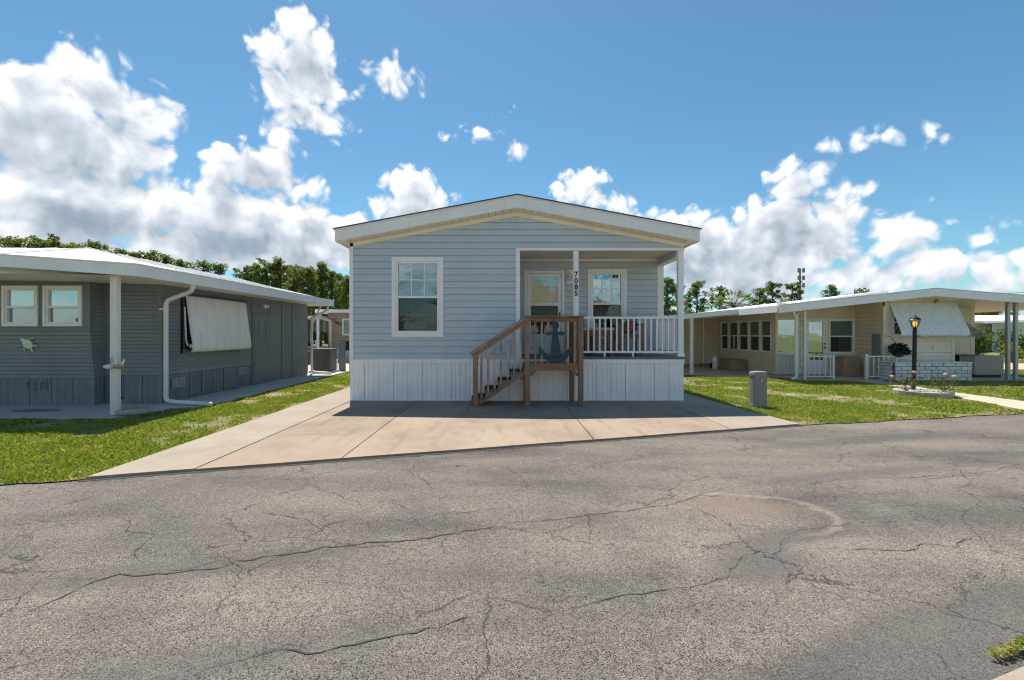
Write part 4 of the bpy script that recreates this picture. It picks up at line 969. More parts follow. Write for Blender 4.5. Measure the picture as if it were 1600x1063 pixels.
w5 = frame_mb(TF, -8.35, -7.6, 1.35, 2.2, .06, .0, .05).build('window', 'white_vinyl', TH); pbox(TF, -8.29, -7.66, 1.41, 2.14, .0, .02).build('pane', 'glass_sea', w5)
digits('7087', 'black', TH, lambda i: (-8.78 + i * .11, 23.37, 2.10 - i * .07), .20)
PO = thing('white_porch', 'white railed porch with brown steps beside the tan house', 'porch', (-9.6, 23, 0))
box('deck', 'terracotta', PO, -10.6, -9.12, 22.2, 24.5, .60, .72)
for k in range(3): box('step', 'terracotta', PO, -9.75, -9.12, 22.2 - .28 * (k + 1), 22.2 - .28 * k - .002, .002, .58 - .17 * k)
for x in (-10.5, -9.80, -9.15): box('post', 'white_vinyl', PO, x - .05, x + .05, 22.22, 22.32, .721, 2.2)
box('porch_roof', 'white_roof', PO, -10.8, -9.12, 22.0, 24.6, 2.201, 2.30); box('top_rail', 'white_vinyl', PO, -10.6, -9.75, 22.24, 22.30, 1.5, 1.56)
MB().bar((-9.80, 22.2, 1.5), (-9.85, 21.3, .85), .06, .08).build('stair_rail', 'white_vinyl', PO)
bl = piece('baluster', MB().box(-.02, .02, -.02, .02, 0, .78), 'white_vinyl', (-10.45, 22.27, .721), PO)
for i in range(1, 6): inst(bl, (-10.45 + i * .12, 22.27, .721), PO)
box('side_panel', 'white_vinyl', PO, -10.6, -9.9, 22.30, 22.32, .0, .598)
for x in (-10.1, -9.5): pbox(Plane(0, 24.4, 1, 0), x - .28, x + .26, 1.55, 2.19, .0, .02).build('screen', 'glass_sea_dark', PO)
for x in (-9.55, -9.4): MB().lathe((x, 22.6, .721), [(.03, 0), (.05, .1), (.03, .25), (.06, .3), (.02, .4)], 8).build('ornament', 'white_vinyl', PO)

# ------------------------------------------------------------------ the beige house on the right
B = thing('beige_house', 'beige lap-sided mobile home with white low roof and carport on the right', 'house', (12, 16, 0))
WW = Plane(9.3, 0, 0, -1); F1 = Plane(0, 15.6, 1, 0); W2 = Plane(12.02, 0, 0, -1); F2 = Plane(0, 14.45, 1, 0); F3 = Plane(0, 15.55, 1, 0); BK = Plane(0, 19.85, 1, 0)
bs = MB().box(9.33, 16.0, 24, 24.1, .02, 2.2).box(15.95, 16.03, 15.6, 24, .02, 2.25).box(5.8, 9.2, 20.0, 20.1, .02, 2.0).box(9.33, 15.9, 18.5, 18.6, .02, 2.2)
bw_ = bs.build('wall', 'beige_siding', B)
wy = [9.3 * F / (u - CX) for u in (1126, 1138.8, 1154, 1170.3, 1188, 1206)]
wins = [(-wy[i] + .02, -wy[i + 1] - .04 + .02, .76, 1.93) for i in range(5)]
siding(WW, -19.85, -15.63, .03, 2.35, .13, 'beige_siding', B, wins, joined='siding', slot=.013)
wA = (9.30, 10.05, .74, 1.96); wB = (11.08, 11.98, .74, 1.93); dB = (10.27, 11.03, .04, 1.96)
siding(F1, 9.33, 12.02, .03, 2.5, .13, 'beige_siding', B, [grow(wA, .01), wB, dB], joined='siding', slot=.013)
siding(W2, -15.6, -14.5, .03, 2.6, .13, 'beige_siding', B, joined='siding', slot=.013)
siding(F2, 12.06, 14.22, .03, 2.65, .115, 'cream_siding', B, [(12.32, 12.7, 1.38, 2.2)], joined='siding', slot=.013)
siding(F3, 14.25, 16.0, .03, 2.5, .115, 'cream_siding', B, joined='siding', slot=.013)
siding(BK, 5.8, 9.3, .03, 2.1, .13, 'beige_siding', B, joined='siding', slot=.013)
for pl, a, c_ in ((F1, 9.27, 9.34), (F2, 12.0, 12.09), (F2, 14.18, 14.27), (F3, 15.9, 16.03)): pbox(pl, a, c_, .03, 2.3, -.03, .022).build('corner_trim', 'cream_siding', B)
for q in wins: window(WW, *q, B, trim=.03, trimmat='white_trim', up='glass_green_dark', low='glass_black', grid=None, blind=False, sash=.03)
window(F1, *wA, B, trim=.03, up='glass_sea', low='glass_sea_dark', grid=None, blind=False, sash=.03); window(F1, *wB, B, trim=.04, up='glass_green_dark', low='glass_black', grid=None, blind=False, sash=.03)
window(F2, 12.30, 12.72, 1.36, 2.22, B, trim=.03, up='glass_black', low='glass_black', grid=None, blind=False, sash=.03)
d2 = frame_mb(F1, *dB, .05, -.03, .035).build('door', 'white_trim', B)
a0, a1 = dB[0] + .055, dB[1] - .055
frame_mb(F1, a0, a1, .06, 1.90, .075, -.02, .02).build('door_frame', 'white_trim', d2)
pbox(F1, a0 + .075, a1 - .075, .14, .52, -.02, .012).build('kick_panel', 'white_vinyl', d2); pbox(F1, a0 + .075, a1 - .075, .52, 1.16, -.02, -.01).build('lower_pane', 'glass_sea_dark', d2)
pbox(F1, a0 + .075, a1 - .075, 1.16, 1.20, -.02, .012).build('door_rail', 'white_trim', d2); pbox(F1, a0 + .075, a1 - .075, 1.20, 1.825, -.02, -.01).build('upper_pane', 'glass_sea', d2)
for z in (.95, 1.08): MB().tube([F1(a1 - .035, z, .02), F1(a1 - .035, z, .06)], .025, 8).build('door_knob', 'black', d2)
pbox(W2, -14.86, -14.53, .66, 1.42, .012, .05).build('utility_panel', 'box_grey', B, bevel=.006)
# roofs
zf = lambda x: 2.27 + .1085 * (x - 8.2) if x < 12.9 else 2.78 - .0785 * (x - 12.9)
mb = MB(); top = [(8.2, zf(8.2)), (12.9, zf(12.9)), (17.6, zf(17.6))]
vs = [(x, y, z) for y in (13.7, 24.5) for x, z in top] + [(x, y, z - .05) for y in (13.7, 24.5) for x, z in top]
br = mb.add(vs, [(0,1,4,3),(1,2,5,4),(6,9,10,7),(7,10,11,8),(0,3,9,6),(2,8,11,5),(0,6,7,1),(1,7,8,2),(3,4,10,9),(4,5,11,10)]).build('roof', 'white_roof', B)
for x0, x1 in ((8.2, 12.9), (12.9, 17.6)): fascia((x0, 13.66, zf(x0) + .006), (x1, 13.66, zf(x1) + .006), .23, -.045, 'blue_metal', br)
MB().bar((8.2, 13.63, zf(8.2) + .012), (12.9, 13.63, zf(12.9) + .012), .03, .025).build('drip_edge', 'white_roof', br); MB().bar((12.9, 13.63, zf(12.9) + .012), (17.6, 13.63, zf(17.6) + .012), .03, .025).build('drip_edge', 'white_roof', br)
MB().prism([(8.22, 13.72), (8.22, 24.4), (17.58, 24.4), (17.58, 13.72)], lambda a, b_, d: (a, b_, zf(a) - .12 - d), 0, .01)
for x0, x1 in ((8.25, 12.88), (12.92, 17.55)):
    MB().add([(x0, 13.72, zf(x0) - .2), (x1, 13.72, zf(x1) - .2), (x1, 24, zf(x1) - .2), (x0, 24, zf(x0) - .2)], [(0, 1, 2, 3)]).build('soffit', 'cream_trim', br)
ud = MB(); ua = [(9.2, zf(9.2) + .02), (12.3, zf(12.3) + .11), (12.3, zf(12.3) + .0), (9.2, zf(9.2))]
ud.prism(ua, lambda a, z, d: (a, d, z), 14.6, 24).build('upper_deck', 'white_roof', br)
fascia((8.16, 24, zf(8.2)), (8.16, 13.66, zf(8.2)), .2, .04, 'blue_metal', br)
cz = lambda x: 2.10 + .095 * (x - 6.2)
cr_ = MB(); cr_.add([(5.7, 16.0, cz(5.7)), (9.28, 16.0, cz(9.28)), (9.28, 26, cz(9.28)), (5.7, 26, cz(5.7)), (5.7, 16.0, cz(5.7) - .04), (9.28, 16.0, cz(9.28) - .04), (9.28, 26, cz(9.28) - .04), (5.7, 26, cz(5.7) - .04)], [(0,1,2,3),(4,7,6,5),(0,4,5,1),(1,5,6,2),(2,6,7,3),(3,7,4,0)])
cr_ = cr_.build('carport_roof', 'white_roof', B)
fascia((5.7, 15.97, cz(5.7) + .006), (9.28, 15.97, cz(9.28) + .006), .17, -.03, 'blue_metal', cr_)
box('carport_post', 'white_metal', B, 6.56, 6.66, 16.08, 16.16, .013, 1.97)
MB().tube([(8.3, 19.0, .013), (8.3, 19.0, 2.1)], .02, 8).build('pole', 'turtle_cream', B)
# decorated double column with downspout
box('column', 'white_metal', B, 9.24, 9.31, 14.05, 14.12, .013, 2.13); box('column', 'galvanised', B, 9.02, 9.08, 14.05, 14.12, .013, 2.10)
for k in range(11):
    z = .12 + k * .18; sg_ = 1 if k % 2 else -1
    MB().tube([(9.16 + .07 * math.cos(t) * sg_, 14.085, z + .085 * math.sin(t)) for t in np.linspace(-1.7, 1.7, 9)], .009, 6).build('scroll', 'galvanised', B)
pipe([(8.72, 13.72, 2.2), (8.74, 13.78, 2.06), (8.95, 13.98, 1.93), (8.95, 13.98, .09), (8.75, 13.85, .05)], .05, 'white_metal', B)
for x in (15.40, 15.64): box('carport_post', 'galvanised', B, x - .045, x + .045, 13.9, 13.98, .013, zf(x) - .05)
def railing(pl, s0, s1, z0, z1, n_, mat='white_metal', posts=(True, True)):
    r0 = pbox(pl, s0, s1, z1 - .04, z1, -.02, .02).build('railing', mat, B)
    pbox(pl, s0, s1, z0 + .06, z0 + .095, -.02, .02).build('bottom_rail', mat, r0)
    for i in range(n_):
        s_ = s0 + (s1 - s0) * (i + .5) / n_; pbox(pl, s_ - .012, s_ + .012, z0 + .095, z1 - .04, -.012, .012).build('baluster', mat, r0)
    for s_, on in ((s0, posts[0]), (s1, posts[1])):
        if on: pbox(pl, s_ - .03, s_ + .03, z0, z1 + .05, -.031, .031).build('rail_post', mat, r0)
railing(Plane(0, 15.50, 1, 0), 9.32, 10.05, .013, .74, 9, posts=(False, False))
railing(Plane(0, 14.25, 1, 0), 9.42, 10.28, .013, .74, 5, posts=(False, True))
railing(Plane(0, 14.2, 1, 0), 11.27, 12.20, .013, .74, 6)
# front awning: slatted, bowed
def awning(pl, s0, s1, prof, mat, slats):
    mb = MB(); K = len(prof); w_ = (s1 - s0) / slats; root = None
    for i in range(slats):
        mb = MB(); a, c_ = s0 + i * w_, s0 + (i + 1) * w_ - .006
        vs = [pl(s_, z, d) for s_ in (a, a + w_ * .2, a + w_ * .21, c_) for z, d in prof]
        vs = [pl(s_, z, d + e) for s_, e in ((a, 0), (a + w_ * .35, 0), (a + w_ * .4, .012), (c_, .012)) for z, d in prof]
        fs = [(q * K + j, q * K + j + 1, (q + 1) * K + j + 1, (q + 1) * K + j) for q in range(3) for j in range(K - 1)]
        o = mb.add(vs, fs).build('awning_slat' if root else 'awning', mat, root or B)
        root = root or o
    return root
pf_ = [(2.37, .02), (2.2, .10), (1.95, .22), (1.7, .34), (1.52, .42), (1.42, .445), (1.37, .43), (1.35, .38)]
aw2 = awning(F2, 12.20, 14.32, pf_, 'awning_blue', 20)
pbox(F2, 12.18, 14.34, 2.36, 2.39, .0, .05).build('awning_rail', 'white_metal', aw2)
awning(Plane(14.25, 0, 0, 1), 14.62, 15.35, [(2.20, .03), (2.05, .25), (1.85, .50), (1.65, .78), (1.48, 1.08), (1.38, 1.27), (1.33, 1.27), (1.33, 1.18)], 'awning_blue', 7)
MB().bar((13.6, 14.40, 2.40), (13.75, 14.40, 2.56), .05, .05).build('vent_stay', 'tan_siding', B)
frame_mb(F2, 13.55, 13.65, .93, 1.06, .02, .016, .03).build('outlet_cover', 'white_trim', B); pbox(F2, 13.57, 13.63, .95, 1.04, .016, .024).build('outlet', 'galvanised', B)

BP = thing('brick_planter', 'white painted brick planter wall below the pale awning of the beige house', 'planter', (12.9, 13.9, 0))
box('core', 'mortar', BP, 11.76, 14.02, 13.712, 14.38, .013, .545)
bk = None; bh, bl_ = .100, .36
for r_ in range(5):
    x = 11.75 - (bl_ / 2 if r_ % 2 else 0)
    while x < 14.03 - .02:
        xa, xb = max(x, 11.75), min(x + bl_ - .022, 14.03)
        if xb - xa > .04:
            z = .02 + r_ * .106; full = xb - xa > bl_ - .03
            if full and bk: o = inst(bk, ((xa + xb) / 2, 13.70 + rnd.uniform(-.004, .004), z), BP)
            else:
                o = piece('brick', MB().box(-(xb - xa) / 2, (xb - xa) / 2, -.03, .03, 0, .094), 'brick_white', ((xa + xb) / 2, 13.70, z), BP, bevel=.006)
                if full: bk = o
        x += bl_
for r_ in range(5):
    for y in (13.92, 14.2): piece('brick', MB().box(-.02, .02, -.13, .13, 0, .094), 'brick_white', (11.755, y + (.03 if r_ % 2 else 0), .02 + r_ * .106), BP, bevel=.005)
box('coping', 'brick_white', BP, 11.73, 14.06, 13.665, 14.42, .547, .575, bevel=.006)
A2 = thing('package_unit', 'large beige air conditioning unit at the right end of the beige house', 'air conditioner', (15.5, 15.1, 0))
box('base', 'black', A2, 14.75, 16.05, 14.72, 15.4, .013, .10); box('casing', 'ac_beige', A2, 15.15, 16.10, 14.68, 15.42, .101, .72, bevel=.015)
box('coil_housing', 'dark_metal', A2, 14.72, 15.148, 14.70, 15.42, .101, .71); box('top_cover', 'ac_brown', A2, 14.60, 15.30, 14.66, 15.44, .721, .745)
mb = MB()
for z in np.arange(.14, .69, .03): mb.box(14.74, 15.14, 14.690, 14.698, z, z + .010)
mb.build('grille', 'galvanised', A2, kind='stuff')
box('corner_strip', 'ac_beige', A2, 14.69, 14.722, 14.68, 14.72, .101, .72)
def leaves(center, radii, n_, size, seed, mb=None, shell_=.35, asp=.5, up=0.0):
    rg = np.random.default_rng(seed); d = rg.normal(size=(n_, 3)); d /= np.linalg.norm(d, axis=1)[:, None]
    r_ = (shell_ + (1 - shell_) * rg.random(n_)) ** .6
    c0 = np.array(center) + d * r_[:, None] * np.array(radii)
    a = rg.normal(size=(n_, 3)) + (0, 0, up); a /= np.linalg.norm(a, axis=1)[:, None]
    b0 = np.cross(a, rg.normal(size=(n_, 3))); b0 /= np.linalg.norm(b0, axis=1)[:, None] + 1e-9
    s_ = size * rg.uniform(.6, 1.4, n_)[:, None]
    vs = np.stack([c0 - a * s_, c0 + b0 * s_ * asp, c0 + a * s_, c0 - b0 * s_ * asp], 1).reshape(-1, 3)
    return vs
def leaf_mesh(name, vs, mat, extra_faces=None):
    k = len(vs) // 4; me = bpy.data.meshes.new(name)
    me.vertices.add(len(vs)); me.vertices.foreach_set('co', vs.astype(np.float32).ravel())
    me.loops.add(len(vs)); me.loops.foreach_set('vertex_index', np.arange(len(vs), dtype=np.int32))
    me.polygons.add(k); me.polygons.foreach_set('loop_start', np.arange(0, len(vs), 4, dtype=np.int32)); me.polygons.foreach_set('loop_total', np.full(k, 4, np.int32))
    me.update(calc_edges=True); me.materials.append(MATS[mat]); return me
def link(name, me, parent=None, loc=(0, 0, 0)):
    o = bpy.data.objects.new(name, me); COL.objects.link(o); o.parent = parent; o.location = loc; return o
HP = thing('hanging_plant', 'dark leafy plant hanging from a bracket on the beige house', 'hanging plant', (12.15, 14.15, .7))
MB().tube([(12.03, 14.43, 1.36), (12.03, 14.2, 1.34), (12.22, 14.12, 1.02)], .01, 6).build('bracket', 'dark_metal', HP)
MB().lathe((12.22, 14.12, .70), [(.06, 0), (.11, .03), (.14, .14), (.13, .15)], 10).build('pot', 'dark_metal', HP)
link('foliage', leaf_mesh('foliage', np.concatenate([leaves((.07, -.03, .25), (.28, .22, .20), 420, .05, 1), leaves((.30, -.03, .16), (.16, .1, .10), 120, .045, 2)]), 'dark_leaf'), HP)
for nm, lb, mat, (x0, x1, y0, y1, z1), lidm in (('storage_box', 'low brown storage box against the windowed wall of the carport', 'box_tan', (8.62, 9.22, 17.4, 18.3, .40), 'box_tan'), ('storage_box', 'tan storage box beside the white door of the beige house', 'box_tan', (11.2, 11.75, 15.05, 15.5, .62), 'box_tan')):
    s0_ = thing(nm, lb, 'storage box', ((x0 + x1) / 2, (y0 + y1) / 2, .013)); box('body', mat, s0_, x0, x1, y0, y1, .0135, z1, bevel=.01); box('lid', lidm, s0_, x0 - .02, x1 + .02, y0 - .02, y1 + .02, z1 + .001, z1 + .04, bevel=.008)
CT = thing('hand_cart', 'small hand cart with black rods lying in the carport', 'cart', (8.0, 18.6, .013))
MB().tube([(6.9, 18.8, .12), (8.6, 18.5, .22)], .018, 6).build('rod', 'black', CT); MB().tube([(7.0, 18.7, .06), (8.5, 18.6, .15)], .014, 6).build('rod', 'black', CT)
for x in (6.95, 8.5): MB().tube([(x, 18.62, .125), (x, 18.68, .125)], .11, 14).build('wheel', 'black', CT)
MB().lathe((8.35, 18.1, .014), [(.08, 0), (.10, .1), (.09, .3), (.12, .36), (.05, .5), (.01, .52)], 10).build('bag', 'white_vinyl', CT, smooth=True)

# ------------------------------------------------------------------ front-yard things on the right
UPD = thing('utility_pedestal', 'grey plastic utility pedestal standing alone on the lawn', 'utility pedestal', (4.93, 8.86, 0))
pd = lambda z, r_: [(4.93 + r_ * .145 * math.copysign(abs(math.cos(t)) ** .5, math.cos(t)), 8.86 + r_ * .12 * math.copysign(abs(math.sin(t)) ** .5, math.sin(t)), z) for t in np.linspace(0, 2 * math.pi, 25)[:-1]]
mb = MB(); prof = [(-.05, 1.0), (.05, 1.0), (.058, .97), (.60, .93), (.605, .99), (.655, .985), (.685, .90), (.695, .6), (.698, .02)]
vs = [q for z, r_ in prof for q in pd(z, r_)]; K = 24
mb.add(vs, [(i * K + j, i * K + (j + 1) % K, (i + 1) * K + (j + 1) % K, (i + 1) * K + j) for i in range(len(prof) - 1) for j in range(K)])
mb.build('housing', 'box_grey', UPD, smooth=False)
box('latch', 'galvanised', UPD, 4.915, 4.945, 8.725, 8.745, .50, .56)
LPX, LPY = 9.80, 10.90
LPo = thing('lamp_post', 'black post lantern with yellow glow in the round flower bed', 'lamp post', (LPX, LPY, 0))
MB().tube([(LPX - .02, LPY, -.05), (LPX + .0, LPY, .5), (LPX + .02, LPY, 1.52)], .044, 10).build('post', 'black', LPo)
MB().tube([(LPX + .02, LPY, 1.37), (LPX + .16, LPY, 1.37)], .012, 8).build('ladder_bar', 'black', LPo)
lh = MB().lathe((LPX + .02, LPY, 1.52), [(.03, 0), (.045, .02), (.03, .05), (.05, .06)], 10).build('lantern_base', 'black', LPo)
MB().lathe((LPX + .02, LPY, 1.58), [(.05, 0), (.10, .17)], 6).build('lantern_glass', 'lamp_glass', LPo)
mb = MB()
for k in range(6):
    t = k * math.pi / 3; mb.tube([(LPX + .02 + .052 * math.cos(t), LPY + .052 * math.sin(t), 1.58), (LPX + .02 + .103 * math.cos(t), LPY + .103 * math.sin(t), 1.755)], .007, 6)
mb.build('lantern_cage', 'black', LPo)
MB().lathe((LPX + .02, LPY, 1.75), [(.13, 0), (.11, .02), (.085, .06), (.04, .085), (.015, .095), (.018, .115), (.004, .13)], 12).build('lantern_cap', 'black', LPo)
for dx in (-.025, .025): MB().lathe((LPX + .02 + dx, LPY, 1.60), [(.012, 0), (.02, .03), (.028, .08), (.012, .12), (.002, .13)], 8).build('bulb', 'lamp_bulb', LPo)
FB = thing('flower_bed', 'round concrete edged flower bed of white pebbles around the lamp post', 'flower bed', (9.78, 10.65, 0))
K = 22
for i in range(K):
    t0, t1 = 2 * math.pi * i / K, 2 * math.pi * (i + .94) / K
    poly = [(9.78 + r_ * math.cos(t), 10.65 + r_ * .92 * math.sin(t)) for r_, t in ((.56, t0), (.56, t1), (.48, t1), (.48, t0))]
    MB().prism(poly, lambda a, b_, d: (a, b_, d), -.03, .10).build('edging_block', 'pot_concrete', FB, bevel=.008)
MB().lathe((9.78, 10.65, .0), [(.47, .0), (.46, .06), (.2, .075), (.002, .08)], 20).build('bed_fill', 'pebble', FB)
rg = np.random.default_rng(4); mb = MB()
for k in range(420):
    r_, t = .46 * math.sqrt(rg.random()), rg.random() * 6.283; x, y, s_ = 9.78 + r_ * math.cos(t), 10.65 + .92 * r_ * math.sin(t), rg.uniform(.012, .028)
    vs = [(x + s_, y, .078), (x, y + s_, .078), (x - s_, y, .078), (x, y - s_, .078), (x, y, .078 + s_), (x, y, .07)]
    mb.add(vs, [(0,1,4),(1,2,4),(2,3,4),(3,0,4)])
mb.build('pebbles', 'pebble', FB, kind='stuff')
for (dx, dy, hgt, lbl, sd_) in ((-.42, -.02, .48, 'sparse pink rose bush left of the lamp post', 1), (.36, -.15, .42, 'sparse pink rose bush right of the lamp post', 2)):
    rb = thing('rose_bush', lbl, 'rose bush', (9.78 + dx, 10.65 + dy, .05), 'rose bushes in the flower bed'); rr = random.Random(sd_)
    pts = []
    for k in range(9):
        ang, ln = rr.uniform(0, 6.28), rr.uniform(.5, 1.0) * hgt; tip = np.array((math.cos(ang) * .48 * rr.random(), math.sin(ang) * .25 * rr.random(), ln))
        x0, y0, z0 = ROOTLOC[rb.name]
        MB().tube([(x0, y0, z0), (x0 + tip[0] * .5, y0 + tip[1] * .5, z0 + ln * .6), (x0 + tip[0], y0 + tip[1], z0 + ln)], .006, 5).build('stem', 'bark', rb)
        pts.append(leaves(tip * .75, (.12, .10, .13), 22, .026, sd_ * 50 + k)); 
        if k < 2: MB().lathe((x0 + tip[0], y0 + tip[1], z0 + ln), [(.004, 0), (.03, .01), (.045, .03), (.035, .055), (.004, .06)], 8).build('bloom', 'flower_pink', rb)
    link('foliage', leaf_mesh('foliage', np.concatenate(pts), 'rose_leaf'), rb)

# ------------------------------------------------------------------ trees
def tree_meshes(kind, seed):
    """unit-height tree: returns trunk mesh data builder and crown verts (height 1, base at origin)"""
    rr = random.Random(seed); mb = MB(); vs = []
    lean = (rr.uniform(-.02, .02), rr.uniform(-.02, .02))
    ax = lambda z: np.array((lean[0] * z + .006 * math.sin(z * 9 + seed), lean[1] * z, z))
    if kind == 'pine':
        zs = np.linspace(0, .97, 9); mb.tube([ax(z) for z in zs], [.018 * (1 - .85 * z) for z in zs], 7)
        lo = rr.uniform(.16, .34); NB = 46
        for k in range(NB):
            z = lo + (1 - lo) * (k + .5) / NB * .97; t = (z - lo) / (1 - lo)
            rad = (.035 + .125 * (1 - t) ** .6 * min(1, t * 5 + .45)) * rr.uniform(.25, 1.2)
            an = rr.uniform(0, 6.28); c0 = ax(z) + (rad * math.cos(an), rad * math.sin(an), rr.uniform(-.015, .035))
            mb.tube([ax(z - .03), (ax(z - .02) + c0) / 2, c0], [.006, .0045, .002], 5)
            s_ = rr.uniform(.026, .052) * (1.1 - .3 * t)
            vs.append(leaves(c0, (s_ * 1.0, s_ * 1.0, s_ * 1.25), 95, .0105, seed * 100 + k, shell_=.15, asp=.42, up=.4))
            if rr.random() < .7: vs.append(leaves(c0 + np.array((rr.uniform(-1, 1), rr.uniform(-1, 1), rr.uniform(.1, .9))) * s_ * 1.1, (s_ * .6, s_ * .6, s_ * .6), 40, .010, seed * 100 + k + 50, shell_=.1, asp=.42))
        vs.append(leaves(ax(.97), (.045, .045, .035), 110, .011, seed * 100 + 99, shell_=.1, asp=.42))
    elif kind == 'oak':
        mb.tube([ax(z) for z in np.linspace(0, .55, 6)], [.045 * (1 - .8 * z) for z in np.linspace(0, .55, 6)], 8)
        for k in range(36):
            an, el_ = rr.uniform(0, 6.28), rr.uniform(-.25, 1.2); rr_ = rr.uniform(.6, 1.0)
            c0 = np.array((.40 * rr_ * math.cos(an) * math.cos(el_), .40 * rr_ * math.sin(an) * math.cos(el_), .62 + .32 * rr_ * math.sin(el_)))
            mb.tube([ax(.4), (ax(.5) + c0) / 2, c0], [.014, .009, .003], 5)
            s_ = rr.uniform(.08, .13); vs.append(leaves(c0, (s_, s_, s_ * .75), 150, .020, seed * 100 + k, shell_=.2, asp=.55))
    elif kind == 'palm':
        mb.tube([ax(z) for z in np.linspace(0, .74, 6)], [.030, .026, .024, .024, .026, .03], 8)
        for k in range(38):
            an, el_ = rr.uniform(0, 6.28), rr.uniform(-.7, 1.35); h_ = np.array((math.cos(an) * math.cos(el_), math.sin(an) * math.cos(el_), math.sin(el_)))
            tip = ax(.75) + h_ * .20; sdv = np.cross(h_, (0, 0, 1.0)); sdv /= np.linalg.norm(sdv) + 1e-6
            mb.tube([ax(.74), tip], .003, 4)
            for j in range(-6, 7):
                d = h_ * math.cos(j * .2) + sdv * math.sin(j * .2) + np.array((0, 0, -.25 * abs(j) / 6)); e = tip + d * .11 * rr.uniform(.8, 1.1)
                w_ = np.cross(d, h_ + (0, 0, .3)); w_ = w_ / (np.linalg.norm(w_) + 1e-6) * .006
                vs.append(np.array([tip, (tip + e) / 2 + w_, e, (tip + e) / 2 - w_]))
    return mb, np.concatenate(vs)
TREES = {}
def tree(kind, var, x, y, hgt, name, label, group=None, wide=1.0, cat='tree', rot=0.0):
    if (kind, var) not in TREES:
        mb, vs = tree_meshes(kind, var + 11); tm = bpy.data.meshes.new('trunk'); tm.from_pydata([tuple(q) for q in mb.v], [], mb.f); tm.materials.append(MATS['bark'])
        tm.polygons.foreach_set('use_smooth', [True] * len(tm.polygons))
        TREES[kind, var] = (tm, leaf_mesh('crown', vs, {'pine': 'pine_leaf', 'oak': 'oak_leaf', 'palm': 'palm_leaf'}[kind]))
    o = thing(name, label, cat, (x, y, -.06), group); o.scale = (hgt * wide, hgt * wide, hgt); o.rotation_euler = (0, 0, rot)
    link('trunk', TREES[kind, var][0], o); link('crown', TREES[kind, var][1], o)
    return o
ORD = 'first second third fourth fifth sixth seventh eighth ninth tenth eleventh twelfth thirteenth fourteenth fifteenth sixteenth seventeenth eighteenth nineteenth twentieth'.split()
rr = random.Random(21)
left = [(8, 374, 62), (34, 373, 60), (58, 373, 64), (82, 375, 61), (104, 381, 66), (152, 379, 60), (190, 389, 63), (236, 395, 60), (262, 400, 66), (290, 408, 64), (318, 411, 66), (346, 412, 60),
        (398, 415, 58), (418, 411, 55), (442, 406, 56), (462, 418, 60), (482, 418, 54), (501, 412, 57), (520, 424, 58), (538, 432, 56)]
for i, (u, v, y) in enumerate(left):
    x = (u - CX) * y / F; hgt = (EYE + (HZ - v) * y / F) + .06
    tree('pine', i % 5, x, y, hgt, 'pine_tree', 'tall pine rising behind the grey house, %s from the left' % ORD[i], 'pines behind the grey house', rr.uniform(1.1, 1.5), rot=rr.uniform(0, 6.28))
back = [(388, 424, 74), (408, 421, 72), (430, 418, 76), (452, 414, 70), (472, 425, 73), (492, 422, 71), (511, 421, 75), (530, 428, 72), (546, 436, 74)]
for i, (u, v, y) in enumerate(back):
    x = (u - CX) * y / F; hgt = (EYE + (HZ - v) * y / F) + .06
    tree('pine', (i + 3) % 5, x, y, hgt, 'pine_tree', 'pine of the second row beside the blue house wall, %s from the left' % ORD[i], 'second row of pines', rr.uniform(1.3, 1.7), rot=rr.uniform(0, 6.28))
right = [(1042, 436, 52), (1064, 446, 58), (1086, 441, 52), (1124, 449, 55), (1186, 450, 56), (1206, 442, 54), (1236, 443, 56), (1294, 446, 56)]
for i, (u, v, y) in enumerate(right):
    x = (u - CX) * y / F; hgt = (EYE + (HZ - v) * y / F) + .06
    tree('pine', (i + 2) % 5, x, y, hgt, 'pine_tree', 'pine showing above the beige roof, %s from the blue house' % ORD[i], 'pines behind the beige house', rr.uniform(1.15, 1.55), rot=rr.uniform(0, 6.28))
def pxt(u, v, y): return (u - CX) * y / F, EYE + (HZ - v) * y / F + .06
x, h_ = pxt(1148, 456, 40); tree('palm', 0, x, 40, h_, 'palm_tree', 'fan palm between the pines above the carport roof', wide=1.3)
x, h_ = pxt(1352, 446, 48); tree('oak', 0, x, 48, h_, 'broadleaf_tree', 'rounded dark tree peeking over the ridge of the beige house', wide=1.0)
x, h_ = pxt(1543, 482, 62); tree('oak', 1, x, 62, h_, 'broadleaf_tree', 'round dark tree seen under the right end of the beige roof', wide=1.3)
x, h_ = pxt(1590, 486, 70); tree('oak', 0, x, 70, h_, 'broadleaf_tree', 'small far tree between the two carport posts at right', wide=1.0, rot=2)
# far-off wood filling the gaps between the trunks
pts = []; rg = np.random.default_rng(8)
for k in range(230):
    u = rg.uniform(375, 640); y = rg.uniform(66, 80); top = 4.5 + 2.6 * rg.random(); x = (u - CX) * y / F
    s_ = rg.uniform(.7, 1.3); pts.append(leaves((x, y, rg.uniform(.6, top)), (s_ * 1.2, s_, s_), 60, .22, 3000 + k, shell_=.1))
for k in range(120):
    u = rg.uniform(1030, 1260); y = rg.uniform(62, 70); x = (u - CX) * y / F; s_ = rg.uniform(.7, 1.2)
    pts.append(leaves((x, y, rg.uniform(.5, 4.3)), (s_ * 1.2, s_, s_), 50, .20, 4000 + k, shell_=.1))
for k in range(140):
    u = rg.uniform(1440, 1900); y = rg.uniform(85, 95); x = (u - CX) * y / F; s_ = rg.uniform(.8, 1.4)
    pts.append(leaves((x, y, rg.uniform(.5, 2.6)), (s_ * 1.6, s_, s_), 50, .22, 5000 + k, shell_=.1))
wd = link('woodland', leaf_mesh('woodland', np.concatenate(pts), 'pine_leaf')); wd['kind'] = 'stuff'; wd['label'] = 'far dark green woodland filling the gaps between the tree trunks'

